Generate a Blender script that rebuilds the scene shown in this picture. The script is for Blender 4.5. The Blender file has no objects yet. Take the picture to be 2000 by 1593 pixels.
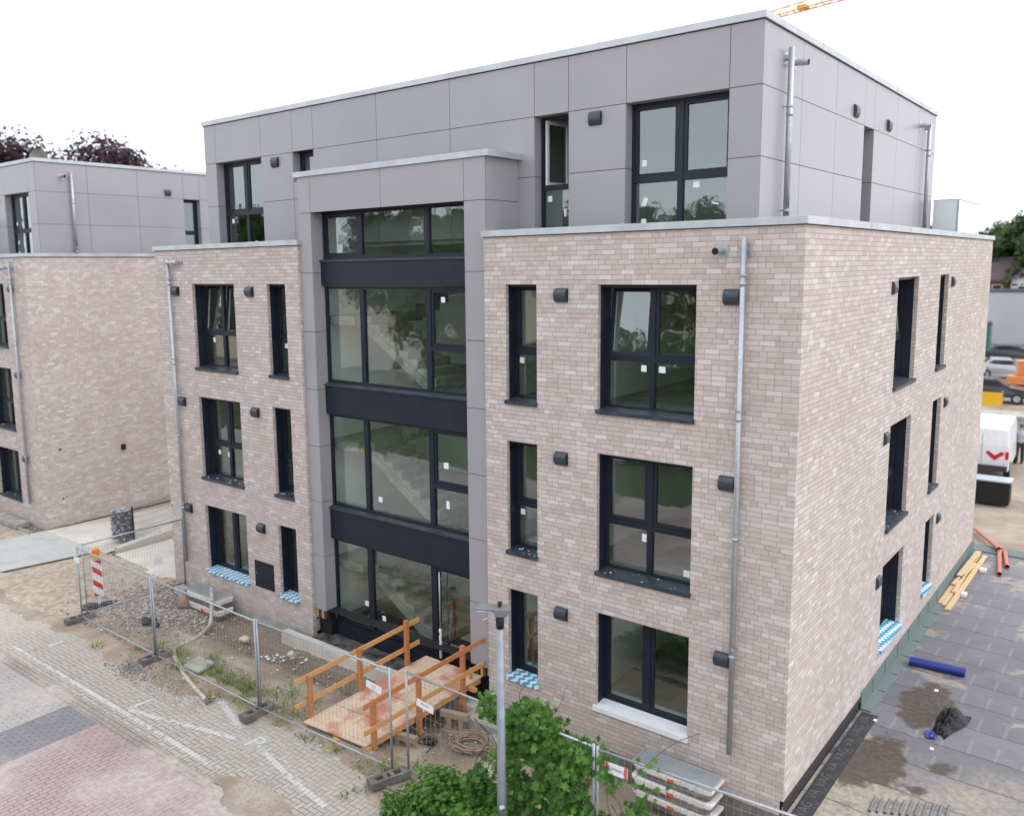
import bpy, math, random
from math import sin, cos, pi, radians
from mathutils import Vector, Matrix
random.seed(7)
SC = bpy.context.scene
COL = SC.collection

# ------------------------------------------------------------------ camera
cam_d = bpy.data.cameras.new('camera')
cam = bpy.data.objects.new('camera', cam_d); COL.objects.link(cam)
yaw, pitch, roll = -0.6832, 0.1425, -0.0145
F_PX, PPX, PPY = 1687.64, 923.69, 763.87
fw = Vector((sin(yaw)*cos(pitch), cos(yaw)*cos(pitch), -sin(pitch)))
rt = Vector((cos(yaw), -sin(yaw), 0)); up = rt.cross(fw)
r2 = cos(roll)*rt + sin(roll)*up; u2 = -sin(roll)*rt + cos(roll)*up
m = Matrix((r2, u2, -fw)).transposed().to_4x4(); m.translation = Vector((4.2358, -12.8494, 8.7457))
cam.matrix_world = m
cam_d.sensor_width = 36; cam_d.lens = F_PX/2000*36
cam_d.shift_x = (1000-PPX)/2000; cam_d.shift_y = (PPY-796.5)/2000
cam_d.clip_end = 3000; cam_d.clip_start = .1
cam_d.dof.use_dof = True; cam_d.dof.focus_distance = 17.0; cam_d.dof.aperture_fstop = 0.55
SC.camera = cam

# ------------------------------------------------------------------ sky, sun, exposure
SUN_EL, SUN_AZ = 48.0, 62.0            # azimuth from +Y towards +X
W = bpy.data.worlds.new('World'); SC.world = W; W.use_nodes = True
nt = W.node_tree; nt.nodes.clear()
sky = nt.nodes.new('ShaderNodeTexSky'); sky.sky_type = 'NISHITA'; sky.sun_disc = False
sky.sun_elevation = radians(SUN_EL); sky.sun_rotation = radians(SUN_AZ)
mixc = nt.nodes.new('ShaderNodeMix'); mixc.data_type = 'RGBA'; mixc.inputs[0].default_value = .9
mixc.inputs[7].default_value = (15.6, 16.2, 17.4, 1)
bg = nt.nodes.new('ShaderNodeBackground'); bg.inputs[1].default_value = .1
wo = nt.nodes.new('ShaderNodeOutputWorld')
nt.links.new(sky.outputs[0], mixc.inputs[6]); nt.links.new(mixc.outputs[2], bg.inputs[0]); nt.links.new(bg.outputs[0], wo.inputs[0])
sun_d = bpy.data.lights.new('sun', 'SUN'); sun_d.energy = 1.0; sun_d.angle = radians(35); sun_d.color = (1, .97, .95)
sun = bpy.data.objects.new('sun', sun_d); COL.objects.link(sun)
az, el = radians(SUN_AZ), radians(SUN_EL)
sun.rotation_euler = (-Vector((sin(az)*cos(el), cos(az)*cos(el), sin(el)))).to_track_quat('-Z', 'Y').to_euler()
SC.view_settings.view_transform = 'Standard'; SC.view_settings.look = 'None'
SC.view_settings.exposure = 0.25; SC.view_settings.gamma = 1
SC.cycles.max_bounces = 8; SC.cycles.transparent_max_bounces = 24; SC.cycles.diffuse_bounces = 6
SC.cycles.glossy_bounces = 4; SC.cycles.sample_clamp_indirect = 4; SC.cycles.use_denoising = True

# ------------------------------------------------------------------ node helper
class G:
    def __init__(s, name):
        s.m = bpy.data.materials.new(name); s.m.use_nodes = True
        s.t = s.m.node_tree; s.t.nodes.clear()
        s.out = s.t.nodes.new('ShaderNodeOutputMaterial')
    def n(s, typ, **k):
        x = s.t.nodes.new('ShaderNode'+typ)
        for a, b in k.items(): setattr(x, a, b)
        return x
    def put(s, sock, v):
        if isinstance(v, bpy.types.NodeSocket): s.t.links.new(v, sock)
        elif isinstance(v, (tuple, list)):
            sock.default_value = tuple(v)+(1,) if len(sock.default_value) == 4 and len(v) == 3 else v
        else: sock.default_value = v
    def M(s, op, a, b=0.0, c=0.0):
        x = s.n('Math', operation=op); s.put(x.inputs[0], a); s.put(x.inputs[1], b)
        s.put(x.inputs[2], c); return x.outputs[0]
    def add(s, a, b): return s.M('ADD', a, b)
    def sub(s, a, b): return s.M('SUBTRACT', a, b)
    def mul(s, a, b): return s.M('MULTIPLY', a, b)
    def gt(s, a, b): return s.M('GREATER_THAN', a, b)
    def lt(s, a, b): return s.M('LESS_THAN', a, b)
    def mx(s, a, b): return s.M('MAXIMUM', a, b)
    def mn(s, a, b): return s.M('MINIMUM', a, b)
    def lerp(s, f, a, b):
        x = s.n('Mix', data_type='FLOAT'); s.put(x.inputs[0], f); s.put(x.inputs[2], a); s.put(x.inputs[3], b); return x.outputs[0]
    def mix(s, f, a, b):
        x = s.n('Mix', data_type='RGBA'); s.put(x.inputs[0], f); s.put(x.inputs[6], a); s.put(x.inputs[7], b); return x.outputs[2]
    def ss(s, v, a, b):          # smoothstep
        x = s.n('MapRange', interpolation_type='SMOOTHSTEP'); s.put(x.inputs[0], v); s.put(x.inputs[1], a); s.put(x.inputs[2], b); return x.outputs[0]
    def xyz(s, world=False):
        v = s.n('NewGeometry').outputs['Position'] if world else s.n('TexCoord').outputs['Object']
        x = s.n('SeparateXYZ'); s.t.links.new(v, x.inputs[0]); s.vec = v; return x.outputs
    def cmb(s, a, b, c=0.0):
        x = s.n('CombineXYZ'); s.put(x.inputs[0], a); s.put(x.inputs[1], b); s.put(x.inputs[2], c); return x.outputs[0]
    def noise(s, scale, detail=4, rough=.55, vec=None, dist=0.0):
        x = s.n('TexNoise'); x.inputs['Scale'].default_value = scale; x.inputs['Detail'].default_value = detail
        x.inputs['Roughness'].default_value = rough; x.inputs['Distortion'].default_value = dist
        s.t.links.new(vec if vec is not None else s.n('TexCoord').outputs['Object'], x.inputs['Vector']); return x.outputs[0]
    def wn(s, a, b, c=0.0):
        x = s.n('TexWhiteNoise'); s.t.links.new(s.cmb(a, b, c), x.inputs[0]); return x.outputs[0]
    def ramp(s, f, stops):
        x = s.n('ValToRGB'); s.put(x.inputs[0], f); e = x.color_ramp.elements
        while len(e) < len(stops): e.new(.5)
        for i, (p, c) in enumerate(stops): e[i].position = p; e[i].color = tuple(c)+(1,)
        return x.outputs[0]
    def bump(s, h, strength=.5, dist=.01):
        x = s.n('Bump'); x.inputs['Strength'].default_value = strength; x.inputs['Distance'].default_value = dist
        s.t.links.new(h, x.inputs['Height']); return x.outputs[0]
    def bsdf(s, col, rough=.7, metal=0.0, nrm=None, spec=.5, **k):
        b = s.n('BsdfPrincipled'); s.put(b.inputs['Base Color'], col); s.put(b.inputs['Roughness'], rough)
        s.put(b.inputs['Metallic'], metal); b.inputs['Specular IOR Level'].default_value = spec
        if nrm is not None: s.t.links.new(nrm, b.inputs['Normal'])
        for a, v in k.items(): s.put(b.inputs[a], v)
        return b.outputs[0]
    def done(s, sh): s.t.links.new(sh, s.out.inputs[0]); return s.m

def simple(name, col, rough=.6, metal=0.0, var=.12, scale=6.0, spec=.5, bump=0.0):
    g = G(name); n = g.noise(scale, 5)
    c = g.mix(g.ss(n, .3, .7), tuple(x*(1-var) for x in col), tuple(min(1, x*(1+var)) for x in col))
    r = g.lerp(n, max(.02, rough-.08), min(1, rough+.08))
    nr = g.bump(g.noise(scale*8, 4), bump, .01) if bump else None
    return g.done(g.bsdf(c, r, metal, nr, spec))

MAT = {}
# ---- brickwork, 24 cm stretchers with scattered headers
def brick_mat():
    g = G('brickwork'); P = g.xyz()
    nrm = g.n('SeparateXYZ'); g.t.links.new(g.n('NewGeometry').outputs['Normal'], nrm.inputs[0])
    isf = g.gt(g.M('ABSOLUTE', nrm.outputs[1]), .5)
    wig = g.mul(g.sub(g.noise(2.2, 2), .5), .006)
    u = g.lerp(isf, g.add(P[1], .06), P[0])
    v = g.mul(g.add(g.sub(P[2], 8.42), wig), 12.0)
    row = g.M('FLOOR', v); fy = g.M('FRACT', v)
    off = g.add(g.mul(g.M('FLOORED_MODULO', row, 2.0), .5), g.mul(g.M('FLOOR', g.mul(g.wn(row, 3.3), 3.0)), .25))
    U = g.add(g.mul(u, 4.0), off); ci = g.M('FLOOR', U); fx = g.M('FRACT', U)
    split = g.gt(g.wn(ci, row, 9.0), .83)
    half = g.mul(split, g.gt(fx, .5))
    dx = g.mul(g.mn(fx, g.sub(1.0, fx)), .25)
    dh = g.add(g.mul(g.M('ABSOLUTE', g.sub(fx, .5)), .25), g.mul(g.sub(1.0, split), 1.0))
    dy = g.mul(g.mn(fy, g.sub(1.0, fy)), .0833)
    d = g.mn(g.mn(dx, dh), dy)
    mort = g.sub(1.0, g.ss(d, .003, .0065))
    idr = g.wn(g.add(ci, g.mul(half, .41)), row, 2.0); id2 = g.wn(g.add(ci, g.mul(half, .41)), row, 5.0)
    c = g.ramp(idr, [(0, (.45, .368, .33)), (.3, (.51, .423, .384)), (.6, (.565, .48, .44)), (.85, (.615, .543, .51)), (1, (.69, .64, .62))])
    c = g.mix(g.mul(id2, .5), c, (.475, .42, .405))
    c = g.mix(g.mul(g.ss(g.noise(5.5, 2), .42, .68), .28), c, (.62, .56, .54))
    fine = g.noise(60, 4, .6); blot = g.noise(.55, 4, .6)
    c = g.mix(g.ss(fine, .35, .8), c, g.mix(.3, c, (.62, .56, .53)))
    c = g.mix(g.mul(g.ss(blot, .35, .75), .24), c, (.38, .31, .265))
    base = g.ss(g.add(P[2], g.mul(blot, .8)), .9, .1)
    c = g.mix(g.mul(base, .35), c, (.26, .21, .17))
    c = g.mix(g.mul(mort, .74), c, (.26, .222, .195))
    h = g.sub(g.mul(fine, .3), mort)
    return g.done(g.bsdf(c, .86, 0, g.bump(h, .5, .006), .3))
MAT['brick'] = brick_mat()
def panel_mat():
    g = G('fibre_cement_panel'); a = g.noise(.7, 5, .6); b = g.noise(120, 3, .7)
    c = g.mix(g.ss(a, .3, .75), (.300, .290, .303), (.330, .320, .332))
    pr = g.n('NewGeometry').outputs['Random Per Island']; c = g.mix(g.mul(pr, .22), c, (.385, .375, .385))
    c = g.mix(g.mul(b, .25), c, (.40, .385, .41))
    return g.done(g.bsdf(c, g.lerp(a, .30, .40), 0, g.bump(b, .05, .002), .55))
MAT['panel'] = panel_mat()
def galv(name, col, rough):
    g = G(name)
    v = g.n('TexVoronoi'); v.inputs['Scale'].default_value = 38; g.t.links.new(g.n('TexCoord').outputs['Object'], v.inputs['Vector'])
    n = g.noise(3, 5, .65)
    c = g.mix(v.outputs[0], tuple(x*.8 for x in col), tuple(min(1, x*1.14) for x in col))
    c = g.mix(g.mul(g.ss(n, .45, .75), .45), c, tuple(x*.62 for x in col))
    return g.done(g.bsdf(c, g.lerp(n, rough-.08, rough+.12), .55, None, .5))
MAT['galv'] = galv('galvanised_steel', (.45, .47, .50), .36)
MAT['zinc'] = simple('zinc_coping', (.50, .52, .545), .48, .35, .10, 2.2)
MAT['fence'] = galv('fence_tube', (.40, .43, .47), .45)
MAT['wire'] = simple('fence_wire', (.36, .37, .38), .5, .5)
MAT['frame'] = simple('anthracite_frame', (.013, .017, .029), .45, 0, .12, 3, .35)
MAT['sill'] = simple('anthracite_sill', (.040, .050, .064), .40, .1, .25, 9)
MAT['vent'] = simple('slate_vent', (.038, .048, .062), .38, 0, .1, 12)
MAT['black'] = simple('black_void', (.010, .010, .012), .8)
MAT['white'] = simple('white_plastic', (.78, .79, .80), .4, 0, .05)
MAT['sticker'] = simple('paper_sticker', (.80, .84, .83), .6, 0, .04, 30)
MAT['plaster'] = simple('interior_plaster', (.86, .88, .84), .85, 0, .06, 1.5)
MAT['screed'] = simple('floor_screed', (.46, .44, .40), .8, 0, .2, 2)
MAT['conc'] = simple('raw_concrete', (.36, .345, .31), .88, 0, .18, 3, .3, .3)
MAT['conc_dark'] = simple('damp_concrete', (.17, .155, .14), .85, 0, .3, 4, .3, .4)
MAT['stair'] = simple('stair_concrete', (.30, .29, .26), .8, 0, .2, 4)
MAT['creamconc'] = simple('cream_concrete', (.56, .52, .46), .85, 0, .12, 1.2, .3, .2)
MAT['yellow'] = simple('yellow_plastic', (.75, .42, .02), .4, 0, .05)
MAT['amber'] = simple('amber_lens', (.80, .22, .01), .2, 0, .05)
MAT['red'] = simple('red_reflective', (.55, .015, .03), .4, 0, .08)
MAT['rubber'] = simple('recycled_rubber', (.055, .055, .06), .8, 0, .35, 18, .3, .5)
MAT['blue'] = simple('blue_pipe', (.02, .035, .24), .35, 0, .1)
MAT['orangepipe'] = simple('terracotta_pipe', (.50, .12, .07), .4, 0, .1)
MAT['bitumen'] = simple('bitumen_felt', (.035, .033, .036), .55, 0, .3, 20, .4, .5)
MAT['green_felt'] = simple('green_slate_felt', (.155, .195, .185), .85, 0, .14, 40, .3, .5)
MAT['hose'] = simple('muddy_hose', (.46, .40, .33), .7, 0, .2, 8)
MAT['browncable'] = simple('brown_cable', (.34, .23, .17), .5, 0, .3, 9)
MAT['redbrown'] = simple('brown_membrane', (.055, .035, .03), .6)
def wood(name, a, b, rough=.6, sc=3.0, stain=None):
    g = G(name); tc = g.n('TexCoord'); mp = g.n('Mapping'); mp.inputs['Scale'].default_value = (14, 2, 14)
    g.t.links.new(tc.outputs['Object'], mp.inputs[0])
    n = g.noise(sc, 5, .6, mp.outputs[0], 1.0)
    c = g.mix(g.ss(n, .3, .75), a, b)
    if stain:
        s = g.noise(1.1, 5, .6); c = g.mix(g.ss(s, .46, .6), c, stain)
        P = g.xyz(); 
    return g.done(g.bsdf(c, rough, 0, g.bump(n, .25, .004), .35))
MAT['timber'] = wood('yellow_formwork_timber', (.56, .27, .09), (.64, .37, .15))
MAT['timber_o'] = wood('orange_formwork_timber', (.44, .16, .055), (.56, .24, .09))
MAT['plank'] = wood('raw_pine', (.58, .40, .21), (.70, .53, .32))
MAT['oldwood'] = wood('weathered_wood', (.28, .21, .15), (.40, .31, .22))
MAT['deck'] = wood('formwork_panel', (.56, .41, .28), (.70, .56, .42), .6, 2.5, (.50, .22, .15))
def glass_mat(name, tint, refl=1.0):
    g = G(name)
    fr = g.n('LayerWeight'); fr.inputs[0].default_value = .5
    n = g.noise(1.3, 2, .5); nb = g.bump(n, .22, .02); g.t.links.new(nb, fr.inputs['Normal'])
    gl = g.n('BsdfGlossy'); gl.inputs['Color'].default_value = (.86, .93, .92, 1); gl.inputs['Roughness'].default_value = .015
    g.t.links.new(nb, gl.inputs['Normal'])
    tr = g.n('BsdfTransparent'); tr.inputs[0].default_value = tuple(tint)+(1,)
    mx = g.n('MixShader'); g.put(mx.inputs[0], g.mn(g.add(g.mul(g.M('POWER', fr.outputs['Facing'], 3.0), .85*refl), .19*refl), 1.0))
    g.t.links.new(tr.outputs[0], mx.inputs[1]); g.t.links.new(gl.outputs[0], mx.inputs[2])
    return g.done(mx.outputs[0])
MAT['glass'] = glass_mat('window_glass', (.85, .94, .89))
MAT['clearglass'] = glass_mat('balustrade_glass', (.80, .90, .88), .7)
def frosted():
    g = G('milky_glass'); return g.done(g.bsdf((.72, .78, .77), .2, 0, None, .6))
MAT['frosted'] = frosted()
def film_mat():
    g = G('blue_white_protective_film'); P = g.xyz(); s = g.add(P[0], P[1]); t = g.add(P[2], P[1])
    r = g.M('FLOOR', g.mul(g.add(g.mul(g.sub(P[1], P[0]), 1.0), g.mul(P[2], 1.5)), 8.0))
    k = g.M('FRACT', g.add(g.mul(s, 2.5), g.mul(r, .61)))
    c = g.mix(g.gt(k, .48), (.76, .80, .83), (.06, .36, .56))
    return g.done(g.bsdf(c, .3, 0, g.bump(g.noise(9, 4), .9, .03), .5))
MAT['film'] = film_mat()
# ---- paving
def paver(name, kind, cols, mortar, L=.2, sand=.5, sandcol=(.52, .465, .40), edge=None):
    g = G(name); P = g.xyz(True); x, y = P[0], P[1]
    wob = g.noise(.8, 2, .5, g.vec)
    x = g.add(x, g.mul(g.sub(wob, .5), .04)); y = g.add(y, g.mul(g.sub(wob, .5), .03))
    if kind == 'herring':
        X = g.mul(x, 2/L); Y = g.mul(y, 2/L)
        i, j = g.M('FLOOR', X), g.M('FLOOR', Y); fx, fy = g.M('FRACT', X), g.M('FRACT', Y)
        d = g.M('FLOORED_MODULO', g.sub(i, j), 4.0)
        def eq(k): return g.lt(g.M('ABSOLUTE', g.sub(d, float(k))), .5)
        e0, e1, e2, e3 = eq(0), eq(1), eq(2), eq(3)
        D = g.mn(g.mn(g.add(fx, g.mul(e1, 9)), g.add(g.sub(1.0, fx), g.mul(e0, 9))),
                 g.mn(g.add(fy, g.mul(e2, 9)), g.add(g.sub(1.0, fy), g.mul(e3, 9))))
        D = g.mul(D, L/2); ii, jj = g.sub(i, e1), g.sub(j, e2)
    else:
        H = L/2
        if kind == 'rowy': a, b = y, x
        else: a, b = x, y
        v = g.mul(b, 1/H); jj = g.M('FLOOR', v); fy = g.M('FRACT', v)
        U = g.add(g.mul(a, 1/L), g.mul(jj, .5)); ii = g.M('FLOOR', U); fx = g.M('FRACT', U)
        D = g.mn(g.mul(g.mn(fx, g.sub(1.0, fx)), L), g.mul(g.mn(fy, g.sub(1.0, fy)), H))
    mort = g.sub(1.0, g.ss(D, .004, .011))
    idr = g.wn(ii, jj, 1.0)
    c = g.ramp(idr, [(0, cols[0]), (.5, cols[1]), (1, cols[2])])
    fine = g.noise(35, 4, .65, g.vec); big = g.noise(.45, 6, .62, g.vec); mid = g.noise(1.6, 5, .6, g.vec)
    c = g.mix(g.ss(fine, .3, .8), tuple(0.86*q for q in cols[1]), c)
    c = g.mix(g.mul(mort, .92), c, mortar)
    c = g.mix(g.mul(g.ss(mid, .48, .72), .45), c, tuple(.55*q for q in cols[1]))
    # blown sand lying on the blocks
    sm = g.ss(g.add(g.mul(big, .75), g.mul(mid, .25)), .62-.22*sand, .80-.22*sand)
    if edge is not None:
        near = g.ss(g.add(P[1], g.mul(g.sub(mid, .5), 1.6)), edge-.9, edge+.3)
        sm = g.mx(sm, g.mul(near, .40))
        left = g.ss(g.add(P[0], g.mul(g.sub(big, .5), 5.0)), -14.5, -18.5)
        sm = g.mx(sm, g.mul(left, .8))
    sm = g.mul(sm, g.ss(fine, .15, .5))
    c = g.mix(g.mul(sm, .85), c, g.mix(g.ss(g.noise(7, 6, .7, g.vec), .4, .65), sandcol, tuple(.74*q for q in sandcol)))
    h = g.sub(g.mul(fine, .35), g.mul(mort, g.sub(1.0, sm)))
    return g.done(g.bsdf(c, .85, 0, g.bump(h, .6, .008), .3))
MAT['paving'] = paver('herringbone_paving', 'herring', [(.36, .325, .29), (.42, .385, .345), (.48, .445, .40)], (.15, .12, .09), .21, .42, edge=-3.9)
MAT['road_red'] = paver('red_block_paving', 'rowy', [(.355, .265, .26), (.40, .30, .295), (.45, .345, .335)], (.20, .145, .135), .21, .85, (.48, .41, .385))
MAT['road_grey'] = paver('grey_block_paving', 'rowy', [(.37, .335, .32), (.41, .375, .36), (.45, .415, .40)], (.22, .19, .17), .21, .85, (.46, .42, .38))
MAT['road_dark'] = paver('dark_block_paving', 'rowy', [(.21, .20, .215), (.24, .23, .25), (.27, .26, .28)], (.13, .12, .12), .21, .45, (.34, .31, .29))
MAT['gutter'] = paver('gutter_blocks', 'rowx', [(.27, .235, .21), (.32, .28, .25), (.36, .32, .29)], (.16, .13, .11), .2, .8)
MAT['drive'] = paver('pale_driveway_pavers', 'rowx', [(.48, .48, .46), (.51, .51, .49), (.54, .54, .52)], (.40, .40, .38), .3, .2, (.5, .48, .43))
def soil_mat(name='soil', lite=(.44, .36, .285), dark=(.23, .175, .125)):
    g = G(name); g.xyz(True); v = g.vec
    big = g.noise(.5, 6, .6, v); mid = g.noise(2.3, 6, .65, v); fine = g.noise(28, 5, .7, v)
    c = g.mix(g.ss(big, .36, .62), dark, lite)
    c = g.mix(g.mul(g.ss(mid, .42, .7), .6), c, (.29, .22, .155))
    vr = g.n('TexVoronoi'); vr.inputs['Scale'].default_value = 26; g.t.links.new(v, vr.inputs['Vector'])
    peb = g.sub(1.0, g.ss(vr.outputs[0], .12, .3))
    sel = g.n('SeparateXYZ'); g.t.links.new(vr.outputs['Color'], sel.inputs[0])
    pebm = g.mul(peb, g.gt(sel.outputs[0], .62))
    sp_ = g.n('SeparateXYZ'); g.t.links.new(v, sp_.inputs[0])
    dw = g.mul(g.mul(g.ss(g.add(sp_.outputs[1], g.mul(g.sub(mid, .5), 1.6)), -2.1, -1.3), g.ss(sp_.outputs[0], -15.6, -14.6)), g.ss(sp_.outputs[0], -4.5, -6.0))
    c = g.mix(g.mul(dw, .75), c, g.mix(mid, (.10, .075, .052), (.19, .145, .10)))
    c = g.mix(pebm, c, g.mix(sel.outputs[1], (.30, .27, .25), (.56, .50, .45)))
    c = g.mix(g.mul(g.ss(fine, .35, .75), .4), c, (.46, .39, .31))
    sx = g.n('SeparateXYZ'); g.t.links.new(v, sx.inputs[0])
    c = g.mix(g.mul(g.ss(g.add(sx.outputs[0], g.mul(g.sub(mid, .5), 2.0)), -16.3, -18.2), .75), c, g.mix(g.ss(g.noise(5, 6, .7, v), .38, .64), (.33, .27, .205), (.53, .46, .37)))
    h = g.add(g.add(g.mul(fine, .6), mid), g.mul(pebm, .5))
    return g.done(g.bsdf(c, .95, 0, g.bump(h, .8, .03), .15))
MAT['soil'] = soil_mat()
MAT['ground'] = soil_mat('ground_dirt', (.40, .34, .27), (.25, .20, .15))
def sand_mat():
    g = G('sand_spill'); g.xyz(True); v = g.vec
    n = g.noise(1.2, 6, .6, v); f = g.noise(30, 4, .7, v)
    m2 = g.noise(6, 6, .7, v); c = g.mix(g.ss(n, .35, .62), (.29, .235, .175), (.46, .40, .32)); c = g.mix(g.ss(m2, .45, .7), c, (.36, .30, .24)); c = g.mix(g.ss(f, .5, .72), c, (.22, .18, .14))
    return g.done(g.bsdf(c, .95, 0, g.bump(g.add(g.add(f, m2), n), .9, .03), .15))
MAT['sand'] = sand_mat()
def paint_mat():
    g = G('worn_white_paint'); g.xyz(True); v = g.vec
    a = g.noise(7, 5, .7, v); b = g.noise(45, 3, .7, v)
    X = g.n('SeparateXYZ'); g.t.links.new(v, X.inputs[0])
    jx = g.M('FRACT', g.mul(X.outputs[0], 1/.105)); gap = g.lt(g.mn(jx, g.sub(1.0, jx)), .05)
    big = g.noise(1.1, 3, .6, v)
    vis = g.mul(g.ss(g.add(g.add(a, g.mul(b, .45)), g.mul(g.sub(big, .5), .7)), .56, .72), g.sub(1.0, gap)); vis = g.mul(vis, .82)
    t = g.n('BsdfTransparent'); mx = g.n('MixShader'); g.put(mx.inputs[0], vis)
    g.t.links.new(t.outputs[0], mx.inputs[1]); g.t.links.new(g.bsdf((.62, .61, .58), .7), mx.inputs[2])
    return g.done(mx.outputs[0])
MAT['paint'] = paint_mat()
def roof_mat():
    g = G('bitumen_roof_membrane'); P = g.xyz(True); v = g.vec
    n1 = g.noise(.42, 6, .6, v, .4); n2 = g.noise(1.7, 6, .65, v); n3 = g.noise(9, 5, .7, v); f = g.noise(90, 3, .7, v)
    w = g.mul(g.sub(n2, .5), .16)
    yy = g.mul(g.add(g.add(P[1], g.mul(P[0], .05)), w), 1/.98); fr = g.M('FRACT', yy); ri = g.M('FLOOR', yy)
    rr = g.wn(ri, 1.5)
    c = g.mix(rr, (.120, .120, .138), (.175, .172, .190))
    c = g.mix(g.mul(g.ss(n2, .35, .7), .5), c, (.185, .18, .19)); c = g.mix(g.mul(g.ss(n3, .5, .68), .4), c, (.09, .08, .085))
    # pale dried sediment, strongest near the street end, brown water stains
    near = g.ss(g.add(P[1], g.mul(g.sub(n1, .5), 6.0)), 3.3, 1.2)
    patch = g.ss(g.add(n1, g.mul(g.sub(n2, .5), .35)), .545, .585)
    sed = g.mx(g.mul(near, g.ss(n2, .30, .44)), g.mul(patch, .75))
    sc = g.mix(g.ss(n3, .35, .65), (.47, .40, .29), (.27, .235, .19))
    c = g.mix(g.mul(sed, .85), c, sc)
    def blob(cx, cy, r, stretch=1.0):
        dx = g.sub(P[0], cx); dy = g.mul(g.sub(P[1], cy), stretch)
        dd = g.M('SQRT', g.add(g.mul(dx, dx), g.mul(dy, dy)))
        return g.sub(1.0, g.ss(g.add(dd, g.mul(g.sub(n2, .5), .9)), r-.08, r+.02))
    wet = g.mx(g.mx(blob(.62, 2.55, .62, .6), blob(.98, 5.3, .5, .5)), blob(1.65, 2.95, .22, .8))
    wet = g.mx(wet, blob(1.55, 2.1, .08))
    c = g.mix(g.mul(wet, .88), c, g.mix(g.ss(n3, .35, .65), (.030, .018, .008), (.095, .065, .042)))
    seam = g.sub(1.0, g.ss(g.mn(fr, g.sub(1.0, fr)), .008, .03))
    c = g.mix(g.mul(seam, .65), c, (.05, .045, .05))
    # faint printed lettering blocks on the sheets
    px = g.M('FRACT', g.mul(P[0], 2.3)); py = g.M('FRACT', g.add(yy, .25))
    pr = g.mul(g.mul(g.gt(px, .42), g.lt(px, .55)), g.mul(g.gt(py, .25), g.lt(py, .8)))
    pr = g.mul(pr, g.mul(g.gt(g.noise(60, 2, .5, v), .5), g.sub(1.0, g.mx(sed, wet))))
    c = g.mix(g.mul(pr, .35), c, (.42, .42, .42))
    c = g.mix(g.mul(f, .15), c, (.3, .28, .27))
    rough = g.lerp(g.mul(g.ss(n1, .35, .5), .5), .62, .30)
    h = g.add(g.mul(f, .25), g.sub(g.mul(n3, .3), seam))
    return g.done(g.bsdf(c, rough, 0, g.bump(h, .4, .01), .25))
MAT['roof'] = roof_mat()
def leaf(name, a, b, rough=.55, sss=True):
    g = G(name); r = g.n('NewGeometry').outputs['Random Per Island']
    c = g.mix(r, a, b)
    d = g.bsdf(c, rough, 0, None, .35)
    t = g.n('BsdfTranslucent'); g.put(t.inputs[0], g.mix(.5, c, (c and (b[0]*1.3, b[1]*1.4, b[2]))))
    mx = g.n('MixShader'); mx.inputs[0].default_value = .3
    g.t.links.new(d, mx.inputs[1]); g.t.links.new(t.outputs[0], mx.inputs[2]); return g.done(mx.outputs[0])
MAT['leaf'] = leaf('green_leaves', (.022, .080, .010), (.12, .27, .035))
MAT['leaf_hop'] = leaf('hop_leaves', (.022, .080, .012), (.11, .25, .035))
MAT['leaf_tree'] = leaf('tree_leaves', (.03, .065, .015), (.07, .13, .03))
MAT['leaf_beech'] = leaf('copper_beech_leaves', (.026, .009, .016), (.07, .022, .038))
MAT['grass'] = leaf('weed_green', (.11, .19, .03), (.25, .33, .07))
MAT['grassy'] = simple('mown_grass', (.055, .075, .03), .9, 0, .35, 5, .2, .5)
MAT['bark'] = simple('bark', (.10, .075, .055), .9, 0, .3, 8, .2, .6)

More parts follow.
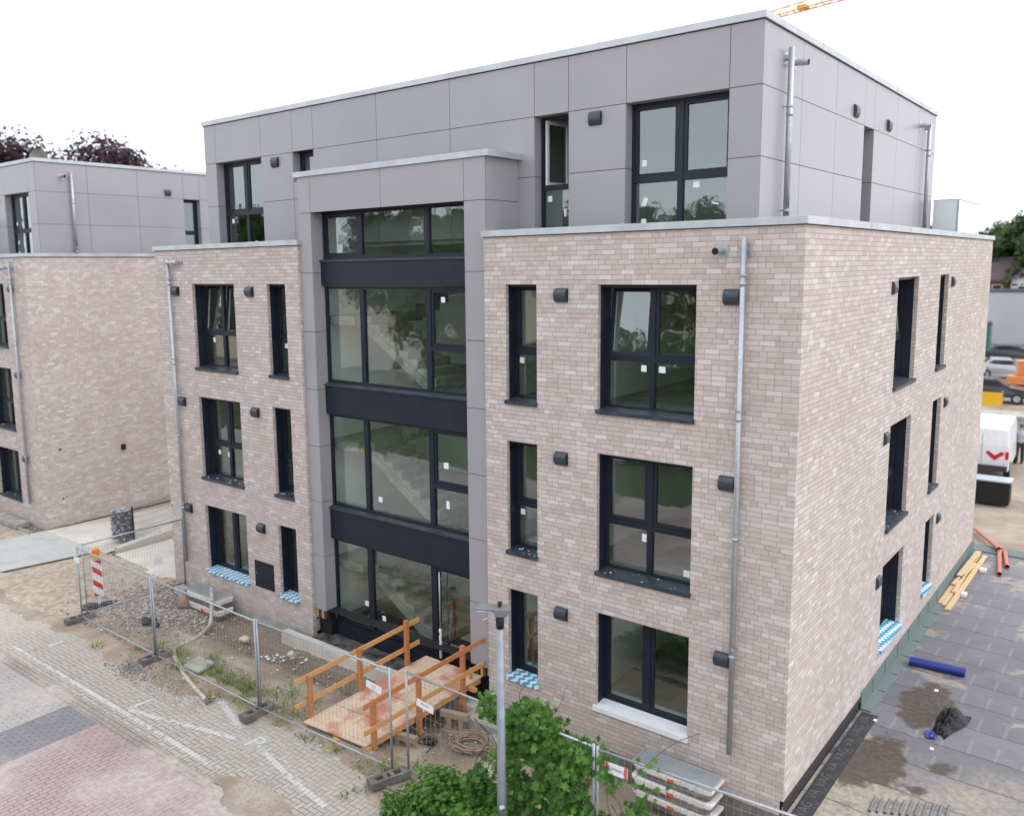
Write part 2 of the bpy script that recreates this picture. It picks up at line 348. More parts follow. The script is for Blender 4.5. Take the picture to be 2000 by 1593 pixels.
# ------------------------------------------------------------------ mesh helpers
def prop(o, label=None, cat=None, group=None, kind=None):
    if label: o['label'] = label
    if cat: o['category'] = cat
    if group: o['group'] = group
    if kind: o['kind'] = kind
    return o
def empty(name, loc=(0, 0, 0), rz=0, label=None, cat=None, group=None):
    o = bpy.data.objects.new(name, None); COL.objects.link(o); o.location = loc; o.rotation_euler = (0, 0, rz)
    o.empty_display_size = .2
    return prop(o, label, cat, group)
ID = lambda a, b, c: (a, b, c)
class MB:
    def __init__(s, T=ID): s.v = []; s.f = []; s.mi = []; s.T = T; s.k = 0
    def q(s, pts, mi=None):
        b = len(s.v); s.v += [s.T(*p) for p in pts]; s.f.append(tuple(range(b, b+len(pts)))); s.mi.append(s.k if mi is None else mi)
    def box(s, x0, x1, y0, y1, z0, z1, M=None):
        b = len(s.v)
        P = [(x, y, z) for z in (z0, z1) for y in (y0, y1) for x in (x0, x1)]
        if M is not None: P = [tuple(M @ Vector(p)) for p in P]
        s.v += [s.T(*p) for p in P]
        for f in ((0, 1, 3, 2), (4, 5, 7, 6), (0, 1, 5, 4), (2, 3, 7, 6), (0, 2, 6, 4), (1, 3, 7, 5)):
            s.f.append(tuple(b+i for i in f)); s.mi.append(s.k)
        return s
    def tube(s, pts, r, n=8, cap=True, rr=None):
        pts = [Vector(p) for p in pts]; b = len(s.v); rings = []
        prev = None
        for i, p in enumerate(pts):
            d = (pts[min(i+1, len(pts)-1)] - pts[max(i-1, 0)]).normalized()
            if prev is None:
                a = d.orthogonal().normalized()
            else:
                a = (prev - d*prev.dot(d)); a = a.normalized() if a.length > 1e-6 else d.orthogonal().normalized()
            prev = a; c = d.cross(a); R = rr[i] if rr else r
            rings.append([len(s.v)+k for k in range(n)])
            s.v += [s.T(*(p + R*(cos(2*pi*k/n)*a + sin(2*pi*k/n)*c))) for k in range(n)]
        for i in range(len(rings)-1):
            for k in range(n):
                s.f.append((rings[i][k], rings[i][(k+1) % n], rings[i+1][(k+1) % n], rings[i+1][k])); s.mi.append(s.k)
        if cap:
            s.f.append(tuple(rings[0][::-1])); s.f.append(tuple(rings[-1])); s.mi += [s.k, s.k]
        return s
    def beam(s, a, b, w, h, upv=(0, 0, 1)):
        a, b = Vector(a), Vector(b); d = (b-a); L = d.length; d.normalize()
        sd = d.cross(Vector(upv)).normalized(); u = sd.cross(d)
        k = len(s.v)
        for p in (a, b):
            for (i, j) in ((-1, -1), (1, -1), (1, 1), (-1, 1)): s.v.append(s.T(*(p + sd*i*w/2 + u*j*h/2)))
        for f in ((0, 1, 2, 3), (7, 6, 5, 4), (0, 4, 5, 1), (1, 5, 6, 2), (2, 6, 7, 3), (3, 7, 4, 0)):
            s.f.append(tuple(k+i for i in f)); s.mi.append(s.k)
        return s
    def prism(s, prof, a0, a1, ax='x'):     # prof = [(p,q)...] extruded along ax
        n = len(prof); k = len(s.v)
        for a in (a0, a1):
            for p, q in prof:
                s.v.append(s.T(*((a, p, q) if ax == 'x' else (p, a, q) if ax == 'y' else (p, q, a))))
        for i in range(n): s.f.append((k+i, k+(i+1) % n, k+n+(i+1) % n, k+n+i)); s.mi.append(s.k)
        s.f.append(tuple(range(k, k+n))); s.f.append(tuple(range(k+n, k+2*n))[::-1]); s.mi += [s.k, s.k]
        return s
    def build(s, name, mats, parent=None, smooth=False, bevel=0.0, fix=True):
        me = bpy.data.meshes.new(name); me.from_pydata(s.v, [], s.f)
        for mm in (mats if isinstance(mats, (list, tuple)) else [mats]): me.materials.append(MAT[mm] if isinstance(mm, str) else mm)
        me.polygons.foreach_set('material_index', s.mi)
        if fix:
            import bmesh
            bm = bmesh.new(); bm.from_mesh(me); bmesh.ops.recalc_face_normals(bm, faces=bm.faces); bm.to_mesh(me); bm.free()
        if smooth: me.polygons.foreach_set('use_smooth', [True]*len(me.polygons))
        me.update()
        o = bpy.data.objects.new(name, me); COL.objects.link(o)
        if parent is not None: o.parent = parent
        if bevel:
            md = o.modifiers.new('bevel', 'BEVEL'); md.width = bevel; md.segments = 2; md.limit_method = 'ANGLE'
        return o
def copy_tree(o, parent=None):
    c = o.copy(); COL.objects.link(c)
    if parent is not None: c.parent = parent
    for ch in list(o.children): copy_tree(ch, c)
    return c
def text_into(mb, txt, size, place, depth=.0):
    cu = bpy.data.curves.new('lettering', 'FONT'); cu.body = txt; cu.size = size; cu.align_x = 'CENTER'; cu.align_y = 'CENTER'; cu.extrude = depth
    ob = bpy.data.objects.new('lettering', cu); COL.objects.link(ob)
    bpy.context.view_layer.update()
    me = bpy.data.meshes.new_from_object(ob.evaluated_get(bpy.context.evaluated_depsgraph_get()))
    b = len(mb.v); mb.v += [mb.T(*place(v.co)) for v in me.vertices]
    for p in me.polygons: mb.f.append(tuple(b+i for i in p.vertices)); mb.mi.append(mb.k)
    bpy.data.objects.remove(ob); bpy.data.meshes.remove(me); bpy.data.curves.remove(cu)

def wall_holes(mb, u0, u1, z0, z1, holes, d0, reveal):
    """outer skin at depth d0 with holes (ua,ub,za,zb) and jambs running inwards"""
    us = sorted({u0, u1, *[h[0] for h in holes], *[h[1] for h in holes]}); zs = sorted({z0, z1, *[h[2] for h in holes], *[h[3] for h in holes]})
    for i in range(len(us)-1):
        for j in range(len(zs)-1):
            cu, cz = (us[i]+us[i+1])/2, (zs[j]+zs[j+1])/2
            if any(h[0] < cu < h[1] and h[2] < cz < h[3] for h in holes): continue
            mb.q([(us[i], d0, zs[j]), (us[i+1], d0, zs[j]), (us[i+1], d0, zs[j+1]), (us[i], d0, zs[j+1])])
    for a, b, c, e in holes:
        d1 = d0+reveal
        for seg in (((a, c), (a, e)), ((b, e), (b, c)), ((a, e), (b, e)), ((b, c), (a, c))):
            (p, r), (t, w) = seg
            mb.q([(p, d0, r), (t, d0, w), (t, d1, w), (p, d1, r)])

# ------------------------------------------------------------------ windows
def window(par, T, u0, u1, z0, z1, df, mulls=(), tr=None, sash=(), tilt=(), open_=(), sill=None, sill_d=-.05, liner=None, stickers=(), name='window', trs=None, post=.10, missing=()):
    """frame plane at depth df (pos. inwards). sash/tilt: cells (col,row); row 0 = lower."""
    f = MB(T); fr = .055; D = .075
    f.box(u0, u0+fr, df, df+D, z0, z1); f.box(u1-fr, u1, df, df+D, z0, z1)
    f.box(u0+fr, u1-fr, df, df+D, z1-fr, z1); f.box(u0+fr, u1-fr, df, df+D, z0, z0+fr+.02)
    xs = [u0+fr]
    for mpos in mulls:
        f.box(mpos-post/2, mpos+post/2, df-.004, df+D, z0+fr+.02, z1-fr); xs += [mpos-post/2, mpos+post/2]
    xs.append(u1-fr)
    cols = [(xs[2*i], xs[2*i+1]) for i in range(len(xs)//2)]
    if liner is not None:      # dark guide rails between brick return and frame
        w = .012
        f.box(u0+.001, u0+w, liner+.002, df-.001, z0, z1-.001); f.box(u1-w, u1-.001, liner+.002, df-.001, z0, z1-.001)
        f.box(u0+w, u1-w, liner+.002, df-.001, z1-.05, z1-.002)
    panes = []
    for ci, (a, b) in enumerate(cols):
        t = trs[ci] if trs else tr
        if t is None: cells = [(0, z0+fr+.02, z1-fr)]
        else:
            f.box(a, b, df-.002, df+D, t-.05, t+.05); cells = [(0, z0+fr+.02, t-.05), (1, t+.05, z1-fr)]
        for r, c, e in cells: panes.append((ci, r, a, b, c, e))
    root = f.build(name, 'frame', par)
    g = MB(T)
    for ci, r, a, b, c, e in panes:
        if (ci, r) in missing: continue
        if (ci, r) in tilt or (ci, r) in open_:
            s = MB(); sw = .065; g2 = MB()
            H = e-c
            for (p0, p1, q0, q1) in ((0, sw, 0, H), (b-a-sw, b-a, 0, H), (sw, b-a-sw, 0, sw), (sw, b-a-sw, H-sw, H)):
                s.k = 0; s.box(p0, p1, 0, .03, q0, q1); s.k = 1; s.box(p0, p1, .0305, .07, q0, q1)
            g2.q([(sw, .035, sw), (b-a-sw, .035, sw), (b-a-sw, .035, H-sw), (sw, .035, H-sw)])
            if (ci, r) in tilt:
                ang = math.atan2(.13, H)
                def TT(x, y, z): return (a+x, df+.012 + y*cos(ang)+z*sin(ang), c + z*cos(ang)-y*sin(ang))
            else:
                ang = radians(82)
                def TT(x, y, z): return (a + x*cos(ang)-y*sin(ang)*0 + y*0, df+.04+x*sin(ang)+y*0, c+z) if False else (a + x*cos(ang) + y*sin(ang), df+.03 + x*sin(ang) - y*cos(ang), c+z)
            for mb_ in (s, g2): mb_.v = [T(*TT(*p)) for p in mb_.v]
            so = s.build('sash', ['frame', 'white'], root); g2.build('pane', 'glass', so, fix=False)
            continue
        if (ci, r) in sash:
            sw = .062; s = MB(T)
            s.box(a, a+sw, df+.014, df+.07, c, e); s.box(b-sw, b, df+.014, df+.07, c, e)
            s.box(a+sw, b-sw, df+.014, df+.07, c, c+sw); s.box(a+sw, b-sw, df+.014, df+.07, e-sw, e)
            s.build('sash', 'frame', root); a, b, c, e = a+sw, b-sw, c+sw, e-sw
        g.q([(a, df+.045, c), (b, df+.045, c), (b, df+.045, e), (a, df+.045, e)])
    if g.f: g.build('pane', 'glass', root, fix=False)
    if stickers:
        s = MB(T)
        for su, sz, sw, sh, rot in stickers:
            ca, sa = cos(rot), sin(rot)
            for d in (df+.041,):
                s.q([(su+ca*i*sw/2-sa*j*sh/2, d, sz+sa*i*sw/2+ca*j*sh/2) for i, j in ((-1, -1), (1, -1), (1, 1), (-1, 1))])
        s.build('sticker', 'sticker', root, fix=False)
    if sill:
        s = MB(T); o = .02 if sill_d < 0 else 0
        zt, zf = z0+.042, z0+.004
        s.prism([(df-.002, z0-.05), (df-.002, zt), (sill_d, zf), (sill_d, zf-.06), (sill_d+.006, zf-.06), (sill_d+.006, zf-.012)], u0-o if False else u0+.002, u1-.002)
        so = s.build('sill', {'metal': 'sill', 'film': 'film', 'white': 'white'}[sill], root)
        e = MB(T)
        if sill == 'metal':
            for uu in (u0-.014, u1+.002):
                e.prism([(-.002, z0-.06), (-.002, z0+.022), (sill_d-.003, zf+.012), (sill_d-.003, zf-.062), (-.002, zf-.062)], uu, uu+.012)
        else:
            for uu in (u0-.03, u1+.002):
                e.prism([(-.002, z0-.06), (-.002, z0+.022), (sill_d-.012, zf+.012), (sill_d-.012, zf-.075), (-.002, zf-.07)], uu, uu+.028)
            e.box(u0-.031, u1+.031, sill_d-.0135, sill_d-.001, zf-.076, zf+.006)
        e.build('sill_edge', {'metal': 'sill', 'film': 'film', 'white': 'white'}[sill], root)
        if sill == 'metal' and z0 < 6 and random.random() < .9:
            cr = MB(T)
            for _ in range(9):
                cu = random.uniform(u0+.06, u1-.06); cd = random.uniform(sill_d+.03, df-.05); r_ = random.uniform(.005, .016)
                zz = zf+(cd-sill_d)/(df-sill_d)*(zt-zf)+.001
                cr.box(cu-r_, cu+r_, cd-r_*.7, cd+r_*.7, zz, zz+r_*.9)
            cr.build('mortar_crumbs', 'sticker', root)
    return root

def vent(par, T, u, z, w=.25, h=.25, d0=0.0):
    m = MB(T); n = 10; R = .105 if T(0, 0, 0) == (0, 0, 0) and T(1, 0, 0)[0] == 1 else .065
    prof = [(d0-R*sin(pi*(.04+.96*i/n)) - .004, z+h/2*cos(pi*i/n)) for i in range(n+1)]
    prof = [(d0+.0, z+h/2)] + prof[1:-1] + [(d0+.0, z-h/2)]
    m.prism(prof, u-w/2, u+w/2)
    o = m.build('vent_hood', 'vent', par, bevel=.004)
    s = MB(T); pr = [(d0-(d0-p)*.82 - .0, z+(q-z)*.82) for p, q in prof]
    s.prism([(d0-.001, z+h*.41)]+[(d0+(p-d0)*.8, z+(q-z)*.82) for p, q in prof[1:-1]]+[(d0-.001, z-h*.41)], u+w/2-.003, u+w/2+.0025)
    s.build('vent_opening', 'black', o)
    return o

# ------------------------------------------------------------------ apartment building
XA, XB, XL = -5.911, -11.276, -17.163
Z_T = [8.42, 5.494, 2.58]; Z_B = [6.257, 3.34, .796]
Y1, D, E_, Y2, PL = 16.089, 1.113, -1.129, 13.492, -16.253
def building(ox, oy, label, full=True):
    B = empty('apartment_building', (ox, oy, 0), 0, label, 'building')
    Tf = ID
    Tt = lambda u, d, z: (u, d+.071, z)          # tower face
    Tp = lambda u, d, z: (u, d+D, z)             # set-back top storey, front
    Ts = lambda u, d, z: (-d, u, z)              # side wall
    Tps = lambda u, d, z: (E_-d, u, z)
    LIN, DF = .085, .27
    # brick skins
    W_ = (-3.44, -1.652); N_ = (-5.41, -4.717); LW_ = (-15.505, -13.718); LN_ = (-12.444, -11.763); SA = (5.505, 7.223); SB = (9.329, 10.253)
    b = MB(Tf)
    for (a, e, wins) in ((XA, 0, (W_, N_)), (XL, XB, (LW_, LN_))):
        wall_holes(b, a, e, .02, 9.297, [(w[0], w[1], Z_B[k], Z_T[k]) for w in wins for k in range(3)], 0, LIN)
    b.q([(XL, 0, .02), (XL, 0, 9.297), (XL, Y1, 9.297), (XL, Y1, .02)])
    b.q([(XL, Y1, .02), (XL, Y1, 9.297), (0, Y1, 9.297), (0, Y1, .02)])
    b.q([(XA, 0, .02), (XA, .12, .02), (XA, .12, 9.297), (XA, 0, 9.297)]); b.q([(XB, 0, .02), (XB, .12, .02), (XB, .12, 9.297), (XB, 0, 9.297)])
    b.T = Ts
    sz = .28 if full else .02
    wall_holes(b, 0, Y1, sz, 9.297, [(w[0], w[1], Z_B[k], Z_T[k]) for w in (SA, SB) for k in range(3)], 0, LIN)
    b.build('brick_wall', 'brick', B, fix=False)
    # inner leaf (dark cavity closers are hidden by frames) : plastered inside faces
    p = MB(Tf); di = .36
    for (a, e, wins) in ((XA, -.36, (W_, N_)), (XL+.36, XB, (LW_, LN_))):
        wall_holes(p, a, e, .3, 9.0, [(w[0], w[1], Z_B[k], Z_T[k]) for w in wins for k in range(3)], di, -(di-LIN-.01))
    p.T = Ts
    wall_holes(p, .36, Y1, .3, 9.0, [(w[0], w[1], Z_B[k], Z_T[k]) for w in (SA, SB) for k in range(3)], di, -(di-LIN-.01))
    p.T = Tp
    P1, P2, P3, P4 = (-15.758, -13.864), (-12.646, -11.886), (-5.527, -4.759), (-3.562, -1.675)
    wall_holes(p, PL+.1, E_-.1, 9.25, 12.3, [(P1[0], P1[1], 9.30, 11.555), (P2[0], P2[1], 10.85, 11.555), (P3[0], P3[1], 9.30, 11.555), (P4[0], P4[1], 9.30, 11.555)], .36, -.12)
    p.T = Tf
    for x in (-4.1, XA+.12, XB-.12, -13.1):
        p.box(x-.06, x+.06, .37, 6.0, .3, 9.0)
    for x in (-8.6, -6.2, -12.9): p.box(x-.06, x+.06, D+.37, D+5, 9.25, 12.3)
    p.box(XL+.4, -.4, 5.2, 5.3, .3, 9.0); p.box(PL+.2, E_-.2, D+4.6, D+4.7, 9.25, 12.3)
    p.build('interior_wall', 'plaster', B)
    fl = MB(Tf)
    for z in (.38, 3.30, 6.22):
        fl.box(XL+.1, XB-.05, .10, Y1-.1, z-.3, z); fl.box(XA+.05, -.1, .10, Y1-.1, z-.3, z); fl.box(XB, XA, 2.9, Y1-.1, z-.3, z)
    fl.box(XL+.15, XB-.05, .42, Y1-.15, 8.92, 9.2); fl.box(XA+.05, -.15, .42, Y1-.15, 8.92, 9.2); fl.box(XB-.05, XA+.05, 4.8, Y1-.15, 8.92, 9.2)
    fl.box(PL+.15, E_-.15, D+.15, Y2-.15, 12.2, 12.45)
    fl.build('floor_slab', 'screed', B)
    # copings
    c = MB(Tf)
    def ring(x0, x1, y0, y1, z, w=.42, o=.04, sides='frbl'):
        if 'f' in sides: c.box(x0-o, x1+o, y0-o, y0+w, z, z+.115)
        if 'r' in sides: c.box(x1-w, x1+o, y0+w, y1+o, z, z+.115)
        if 'l' in sides: c.box(x0-o, x0+w, y0+w, y1+o, z, z+.115)
        if 'b' in sides: c.box(x0+w, x1-w, y1-w, y1+o, z, z+.115)
    ring(XA, 0, 0, Y1, 9.297, sides='fr'); ring(XL, XB+.0, 0, Y1, 9.297, sides='fl')
    c.box(XL+.42, -.42, Y1-.42, Y1+.04, 9.297, 9.412)
    ring(PL, E_, D, Y2, 12.545)
    c.box(XB-.10, XA+.09, .031, .45, 10.78, 10.895); c.box(XA-.33, XA+.09, .45, D+.0-.002, 10.78, 10.895); c.box(XB-.10, XB+.33, .45, D-.002, 10.78, 10.895)
    # folded joint covers
    for z, ys, xs in ((9.297, (0, 3.3, 6.1, 8.8, 11.4), (-3.0, )), (12.545, (D, 3.9, 6.6, 9.2, 11.6), (-1.129, -4.1, -7.1, -10.1, -13.1))):
        x1 = 0 if z < 10 else E_
        for yv in ys[1:]: c.box(x1-.425, x1+.046, yv-.02, yv+.02, z-.004, z+.121)
        for xv in (xs if z < 10 else xs[1:]): c.box(xv-.02, xv+.02, (0 if z < 10 else D)-.046, (0 if z < 10 else D)+.425, z-.004, z+.121)
    for xv in (-16.0, -13.0): c.box(xv-.02, xv+.02, -.046, .425, 9.293, 9.418)
    c.box(-8.68, -8.64, .025, .455, 10.776, 10.901)
    c.build('coping', 'zinc', B, bevel=.004)
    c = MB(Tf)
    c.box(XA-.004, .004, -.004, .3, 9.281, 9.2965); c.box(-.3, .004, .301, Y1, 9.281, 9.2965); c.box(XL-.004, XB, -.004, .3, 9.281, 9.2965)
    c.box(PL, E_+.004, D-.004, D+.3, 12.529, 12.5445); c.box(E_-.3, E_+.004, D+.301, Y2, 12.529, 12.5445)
    c.build('painted_coping_shadow', 'black', B)  # black strips standing in for the shade under the coping overhang
    rf = MB(Tf); rf.box(PL+.3, E_-.3, D+.3, Y2-.3, 12.45, 12.5); rf.box(XL+.3, XB-.03, .3, Y1-.3, 9.2, 9.24); rf.box(XA+.03, -.3, .3, Y1-.3, 9.2, 9.24)
    rf.box(XB+.2, XA-.2, .3, D, 10.6, 10.7); rf.build('flat_roof', 'bitumen', B)
    # ---- grey cladding: single boards with open joints over a dark backing
    pn = MB(); bk = MB(); J = .0055
    def boards(T, rects, t=.012):
        pn.T = T
        for a, e, z0, z1 in rects: pn.box(a+J, e-J, 0, t, z0+J, z1-J)
    z0, z1, z2, z3 = 9.33, 10.442, 11.555, 12.545
    xs = [PL, P1[0], P1[1], P2[0], P2[1], -9.763, -7.637, P3[0], P3[1], P4[0], P4[1], E_]
    top = [(xs[i], xs[i+1], z2, z3) for i in range(len(xs)-1)]
    low = []
    for i in range(len(xs)-1):
        a, e = xs[i], xs[i+1]
        if (a, e) in (P1, P3, P4): continue
        if (a, e) == P2: low += [(a, e, z1, 10.85), (a, e, z0, z1)]; continue
        low += [(a, e, z0, z1), (a, e, z1, z2)]
    boards(Tp, top+low)
    ys = [D+.012, 2.965, 4.902, 6.833, 7.568, 9.487, 11.534, Y2]
    rec = []
    for i in range(len(ys)-1):
        rec.append((ys[i], ys[i+1], z2, z3))
        if i != 3: rec += [(ys[i], ys[i+1], z0, z1), (ys[i], ys[i+1], z1, z2)]
    boards(Tps, rec)
    # reveals of the set-back storey windows
    rv = .225
    def jamb(T, u, sgn, za, zb, zj=(), dpt=rv, base=0.012):
        zz = [za, *zj, zb]; pn.T = T
        for a, e in zip(zz[:-1], zz[1:]):
            pn.box(u if sgn > 0 else u-.012, u+.012 if sgn > 0 else u, base+.002, dpt, a+J, e-J)
    for a, e in (P1, P3, P4):
        jamb(Tp, a-.012, 1, z0, z2, (z1,)); jamb(Tp, e+.012, -1, z0, z2, (z1,)); pn.T = Tp; pn.box(a, e, .014, rv, z2-.012+.012, z2+.012)
    jamb(Tp, P2[0]-.012, 1, 10.85, z2); jamb(Tp, P2[1]+.012, -1, 10.85, z2); pn.box(P2[0], P2[1], .014, rv, 10.838, 10.85)
    jamb(Tps, 6.833-.012, 1, z0, z2, (z1,)); jamb(Tps, 7.568+.012, -1, z0, z2, (z1,)); pn.T = Tps; pn.box(6.833, 7.568, .014, rv, z2, z2+.012)
    # stair tower front
    to1, to2, zt = -10.858, -6.442, 9.991
    boards(Tt, [(XB, to1, zt, 10.78), (to1, -8.66, zt, 10.78), (-8.66, to2, zt, 10.78), (to2, XA-.006, zt, 10.78)])
    sj = [.72, 2.06, 3.38, 4.70, 6.02, 7.345, 8.665, zt]
    for a, e in zip(sj[:-1], sj[1:]): boards(Tt, [(XB, to1, a, e), (to2, XA-.006, a, e)])
    jamb(Tt, to1-.012, 1, .72, zt, sj[1:-1], .33); jamb(Tt, to2+.012, -1, .72, zt, sj[1:-1], .33)
    Tts = lambda u, d, z: (XA-.006-d, u, z); Ttl = lambda u, d, z: (XB+d, u, z)
    boards(Tts, [(.085, D-.002, zt, 10.78), (.085, D-.002, 9.30, zt)]); boards(Ttl, [(.085, D-.002, zt, 10.78), (.085, D-.002, 9.30, zt)])
    pn.build('cladding', 'panel', B, bevel=0)
    bk.T = Tp; wall_holes(bk, PL+.02, E_-.02, z0, z3-.01, [(a[0]-.03, a[1]+.03, za, z2+.03) for a, za in ((P1, 9.3-.0), (P3, 9.3), (P4, 9.3), (P2, 10.83))][0:0] + [(P1[0]-.014, P1[1]+.014, z0+.001, z2+.014), (P3[0]-.014, P3[1]+.014, z0+.001, z2+.014), (P4[0]-.014, P4[1]+.014, z0+.001, z2+.014), (P2[0]-.014, P2[1]+.014, 10.836, z2+.014)], .03, .18)
    bk.T = Tps; wall_holes(bk, D+.02, Y2, z0, z3-.01, [(6.819, 7.582, z0+.001, z2+.014)], .03, .18)
    bk.T = Tt; wall_holes(bk, XB+.01, XA-.01, .74, 10.77, [(to1-.014, to2+.014, .741, zt+.014)], .03, .30)
    bk.T = Tts; bk.q([(.1, .02, 9.3), (D, .02, 9.3), (D, .02, 10.77), (.1, .02, 10.77)]); bk.T = Ttl; bk.q([(.1, .02, 9.3), (D, .02, 9.3), (D, .02, 10.77), (.1, .02, 10.77)])
    bk.T = Tf; bk.q([(PL, D+.02, 9.2), (PL, Y2, 9.2), (PL, Y2, 12.54), (PL, D+.02, 12.54)]); bk.q([(PL, Y2, 9.2), (E_, Y2, 9.2), (E_, Y2, 12.54), (PL, Y2, 12.54)])
    bk.build('cladding_backing', 'black', B, fix=False)
    # ---- windows
    st = lambda u, z, w=.10, h=.11, r=0: (u, z, w, h, r)
    if full:
        window(B, Tf, *W_, Z_B[0], Z_T[0], DF, [-2.546], 7.155, sash=[(1, 1)], tilt=[(0, 1)], sill='metal', liner=LIN, stickers=[st(-2.72, 7.0), st(-2.38, 7.0, .12)])
        window(B, Tf, *W_, Z_B[1], Z_T[1], DF, [-2.546], 4.235, sash=[(0, 1), (1, 1)], sill='metal', liner=LIN, stickers=[st(-2.66, 4.03, .1, .14), st(-1.86, 3.55, .12, .12)])
        window(B, Tf, *W_, Z_B[2], Z_T[2], DF, [-2.546], None, sash=[(0, 0), (1, 0)], sill='white', liner=LIN)
        window(B, Tf, *N_, Z_B[0], Z_T[0], DF, [], 7.155, sash=[(0, 1)], sill='metal', liner=LIN, stickers=[st(-5.27, 7.0)])
        window(B, Tf, *N_, Z_B[1], Z_T[1], DF, [], 4.235, sash=[(0, 1)], sill='metal', liner=LIN, stickers=[st(-5.27, 4.06)])
        window(B, Tf, *N_, Z_B[2], Z_T[2], DF, [], None, sash=[(0, 0)], sill='film', liner=LIN)
        window(B, Tf, *LW_, Z_B[0], Z_T[0], DF, [-14.611], 7.155, tilt=[(0, 1), (1, 1)], sill='metal', liner=LIN, stickers=[st(-15.1, 6.98, .09, .12)])
        window(B, Tf, *LW_, Z_B[1], Z_T[1], DF, [-14.611], 4.235, sash=[(0, 1), (1, 1)], sill='metal', liner=LIN, stickers=[st(-15.15, 4.0), st(-14.75, 3.98, .07, .13)])
        window(B, Tf, *LW_, Z_B[2], Z_T[2], DF, [-14.611], None, sash=[(0, 0), (1, 0)], sill='film', liner=LIN)
        window(B, Tf, *LN_, Z_B[0], Z_T[0], DF, [], 7.155, sash=[(0, 1)], sill='metal', liner=LIN, stickers=[st(-12.2, 6.95)])
        window(B, Tf, *LN_, Z_B[1], Z_T[1], DF, [], 4.235, sash=[(0, 1)], sill='metal', liner=LIN)
        window(B, Tf, *LN_, Z_B[2], Z_T[2], DF, [], None, sash=[(0, 0)], sill='film', liner=LIN)
        for k in range(3):
            window(B, Ts, *SA, Z_B[k], Z_T[k], DF, [6.364], (7.155, 4.235, None)[k], sash=[] if k == 0 else [(0, 1), (1, 1)], tilt=[(0, 1), (1, 1)] if k == 0 else [], sill='metal' if k < 2 else 'film', liner=LIN)
            window(B, Ts, *SB, Z_B[k], Z_T[k], DF, [], (7.155, 4.235, None)[k], sash=[(0, 1)], sill='metal' if k < 2 else 'film', liner=LIN)
    else:
        for k in range(3):
            window(B, Tf, *W_, Z_B[k], Z_T[k], DF, [-2.546], (7.155, 4.235, None)[k], tilt=[(1, 1)] if k == 0 else [], sash=[(0, 0), (1, 0)] if k == 2 else [(0, 1), (1, 1)] if k == 1 else [(0, 1)], sill='metal', liner=LIN)
        bl = MB(Tf)     # roller blind half down behind the first-floor window
        for i in range(9): bl.box(-2.45, -1.72, .40, .41, 4.30+i*.125, 4.37+i*.125)
        bl.build('slatted_blind', 'white', B)
    PD = .225
    window(B, Tp, *P4, 9.30, z2, PD, [-2.6185], 10.235, sash=[(0, 1), (1, 1)], stickers=[st(-3.33, 10.53), st(-3.31, 9.86, .09, .15, -.4), st(-3.33, 9.5, .1, .12), st(-2.33, 10.1, .12, .11), st(-1.98, 9.76, .12, .03, -.25)])
    if full:
        window(B, Tp, *P1, 9.30, z2, PD, [-14.811], 10.235, sash=[(0, 1), (1, 1)], stickers=[st(-15.5, 10.05), st(-14.55, 9.45)])
        window(B, Tp, *P2, 10.85, z2, PD, [], None, sash=[(0, 0)])
        window(B, Tp, *P3, 9.30, z2, PD, [], 10.235, open_=[(0, 1)], stickers=[st(-5.35, 10.03), st(-5.0, 9.75, .05, .14)])
    window(B, Tps, 6.833, 7.568, 9.30, z2, PD, [], 10.235, sash=[(0, 1)])
    # ---- stair tower glazing and spandrels
    if full:
        TD = .33
        mu = [-9.655, -7.70]
        window(B, Tt, to1, to2, 8.965, zt, TD, mu, None, sash=[(0, 0)], post=.13, name='stair_window')
        window(B, Tt, to1, to2, 6.16, 8.36, TD, mu, None, trs=[None, None, 7.10], sash=[(2, 1)], post=.13, name='stair_window', stickers=[st(-7.33, 8.1, .11, .11)])
        window(B, Tt, to1, to2, 3.25, 5.44, TD, mu, None, trs=[None, None, 4.20], sash=[(2, 1)], post=.13, name='stair_window', stickers=[st(-9.3, 3.62, .12, .12), st(-7.33, 4.66, .13, .13), st(-7.3, 3.82, .09, .17)])
        w4 = window(B, Tt, to1, to2, .42, 2.46, TD, mu, None, sash=[(2, 0)], post=.16, name='entrance_glazing', stickers=[st(-9.85, 1.05, .12, .12, -.2), st(-9.3, .82, .11, .12, .1)])
        for za, zb in ((8.38, 8.965), (5.455, 6.16), (2.47, 3.25)):
            s = MB(Tt); s.box(to1, to2, .235, TD+.02, za, zb-.055); so = s.build('spandrel', 'frame', B)
            s = MB(Tt); s.prism([(TD-.002, zb-.055), (TD-.002, zb+.012), (.20, zb-.022), (.20, zb-.055)], to1-.0, to2+.0); s.build('sill', 'sill', so)
        s = MB(Tt); s.box(to1, to2, TD-.03, TD+.05, .0, .42); s.build('base_panel', 'frame', B)
        h = MB(Tt); h.tube([(-7.47, TD-.09, 1.05), (-7.47, TD-.09, 2.36)], .017, 8); h.tube([(-7.47, TD-.09, 2.2), (-7.47, TD, 2.2)], .01, 6); h.tube([(-7.47, TD-.09, 1.2), (-7.47, TD, 1.2)], .01, 6)
        ho = h.build('door_handle', 'galv', w4, smooth=True)
        h = MB(Tt); n = 12
        h.tube([(-7.47+.01*sin(i*2.1), TD-.09+.008*cos(i*3), .42+.68*i/n) for i in range(n+1)], .03, 8, True, [.02+.016*abs(sin(i*1.9)) for i in range(n+1)])
        h.build('plastic_wrap', 'white', ho, smooth=True)
        # stair flights inside
        stt = MB(Tf)
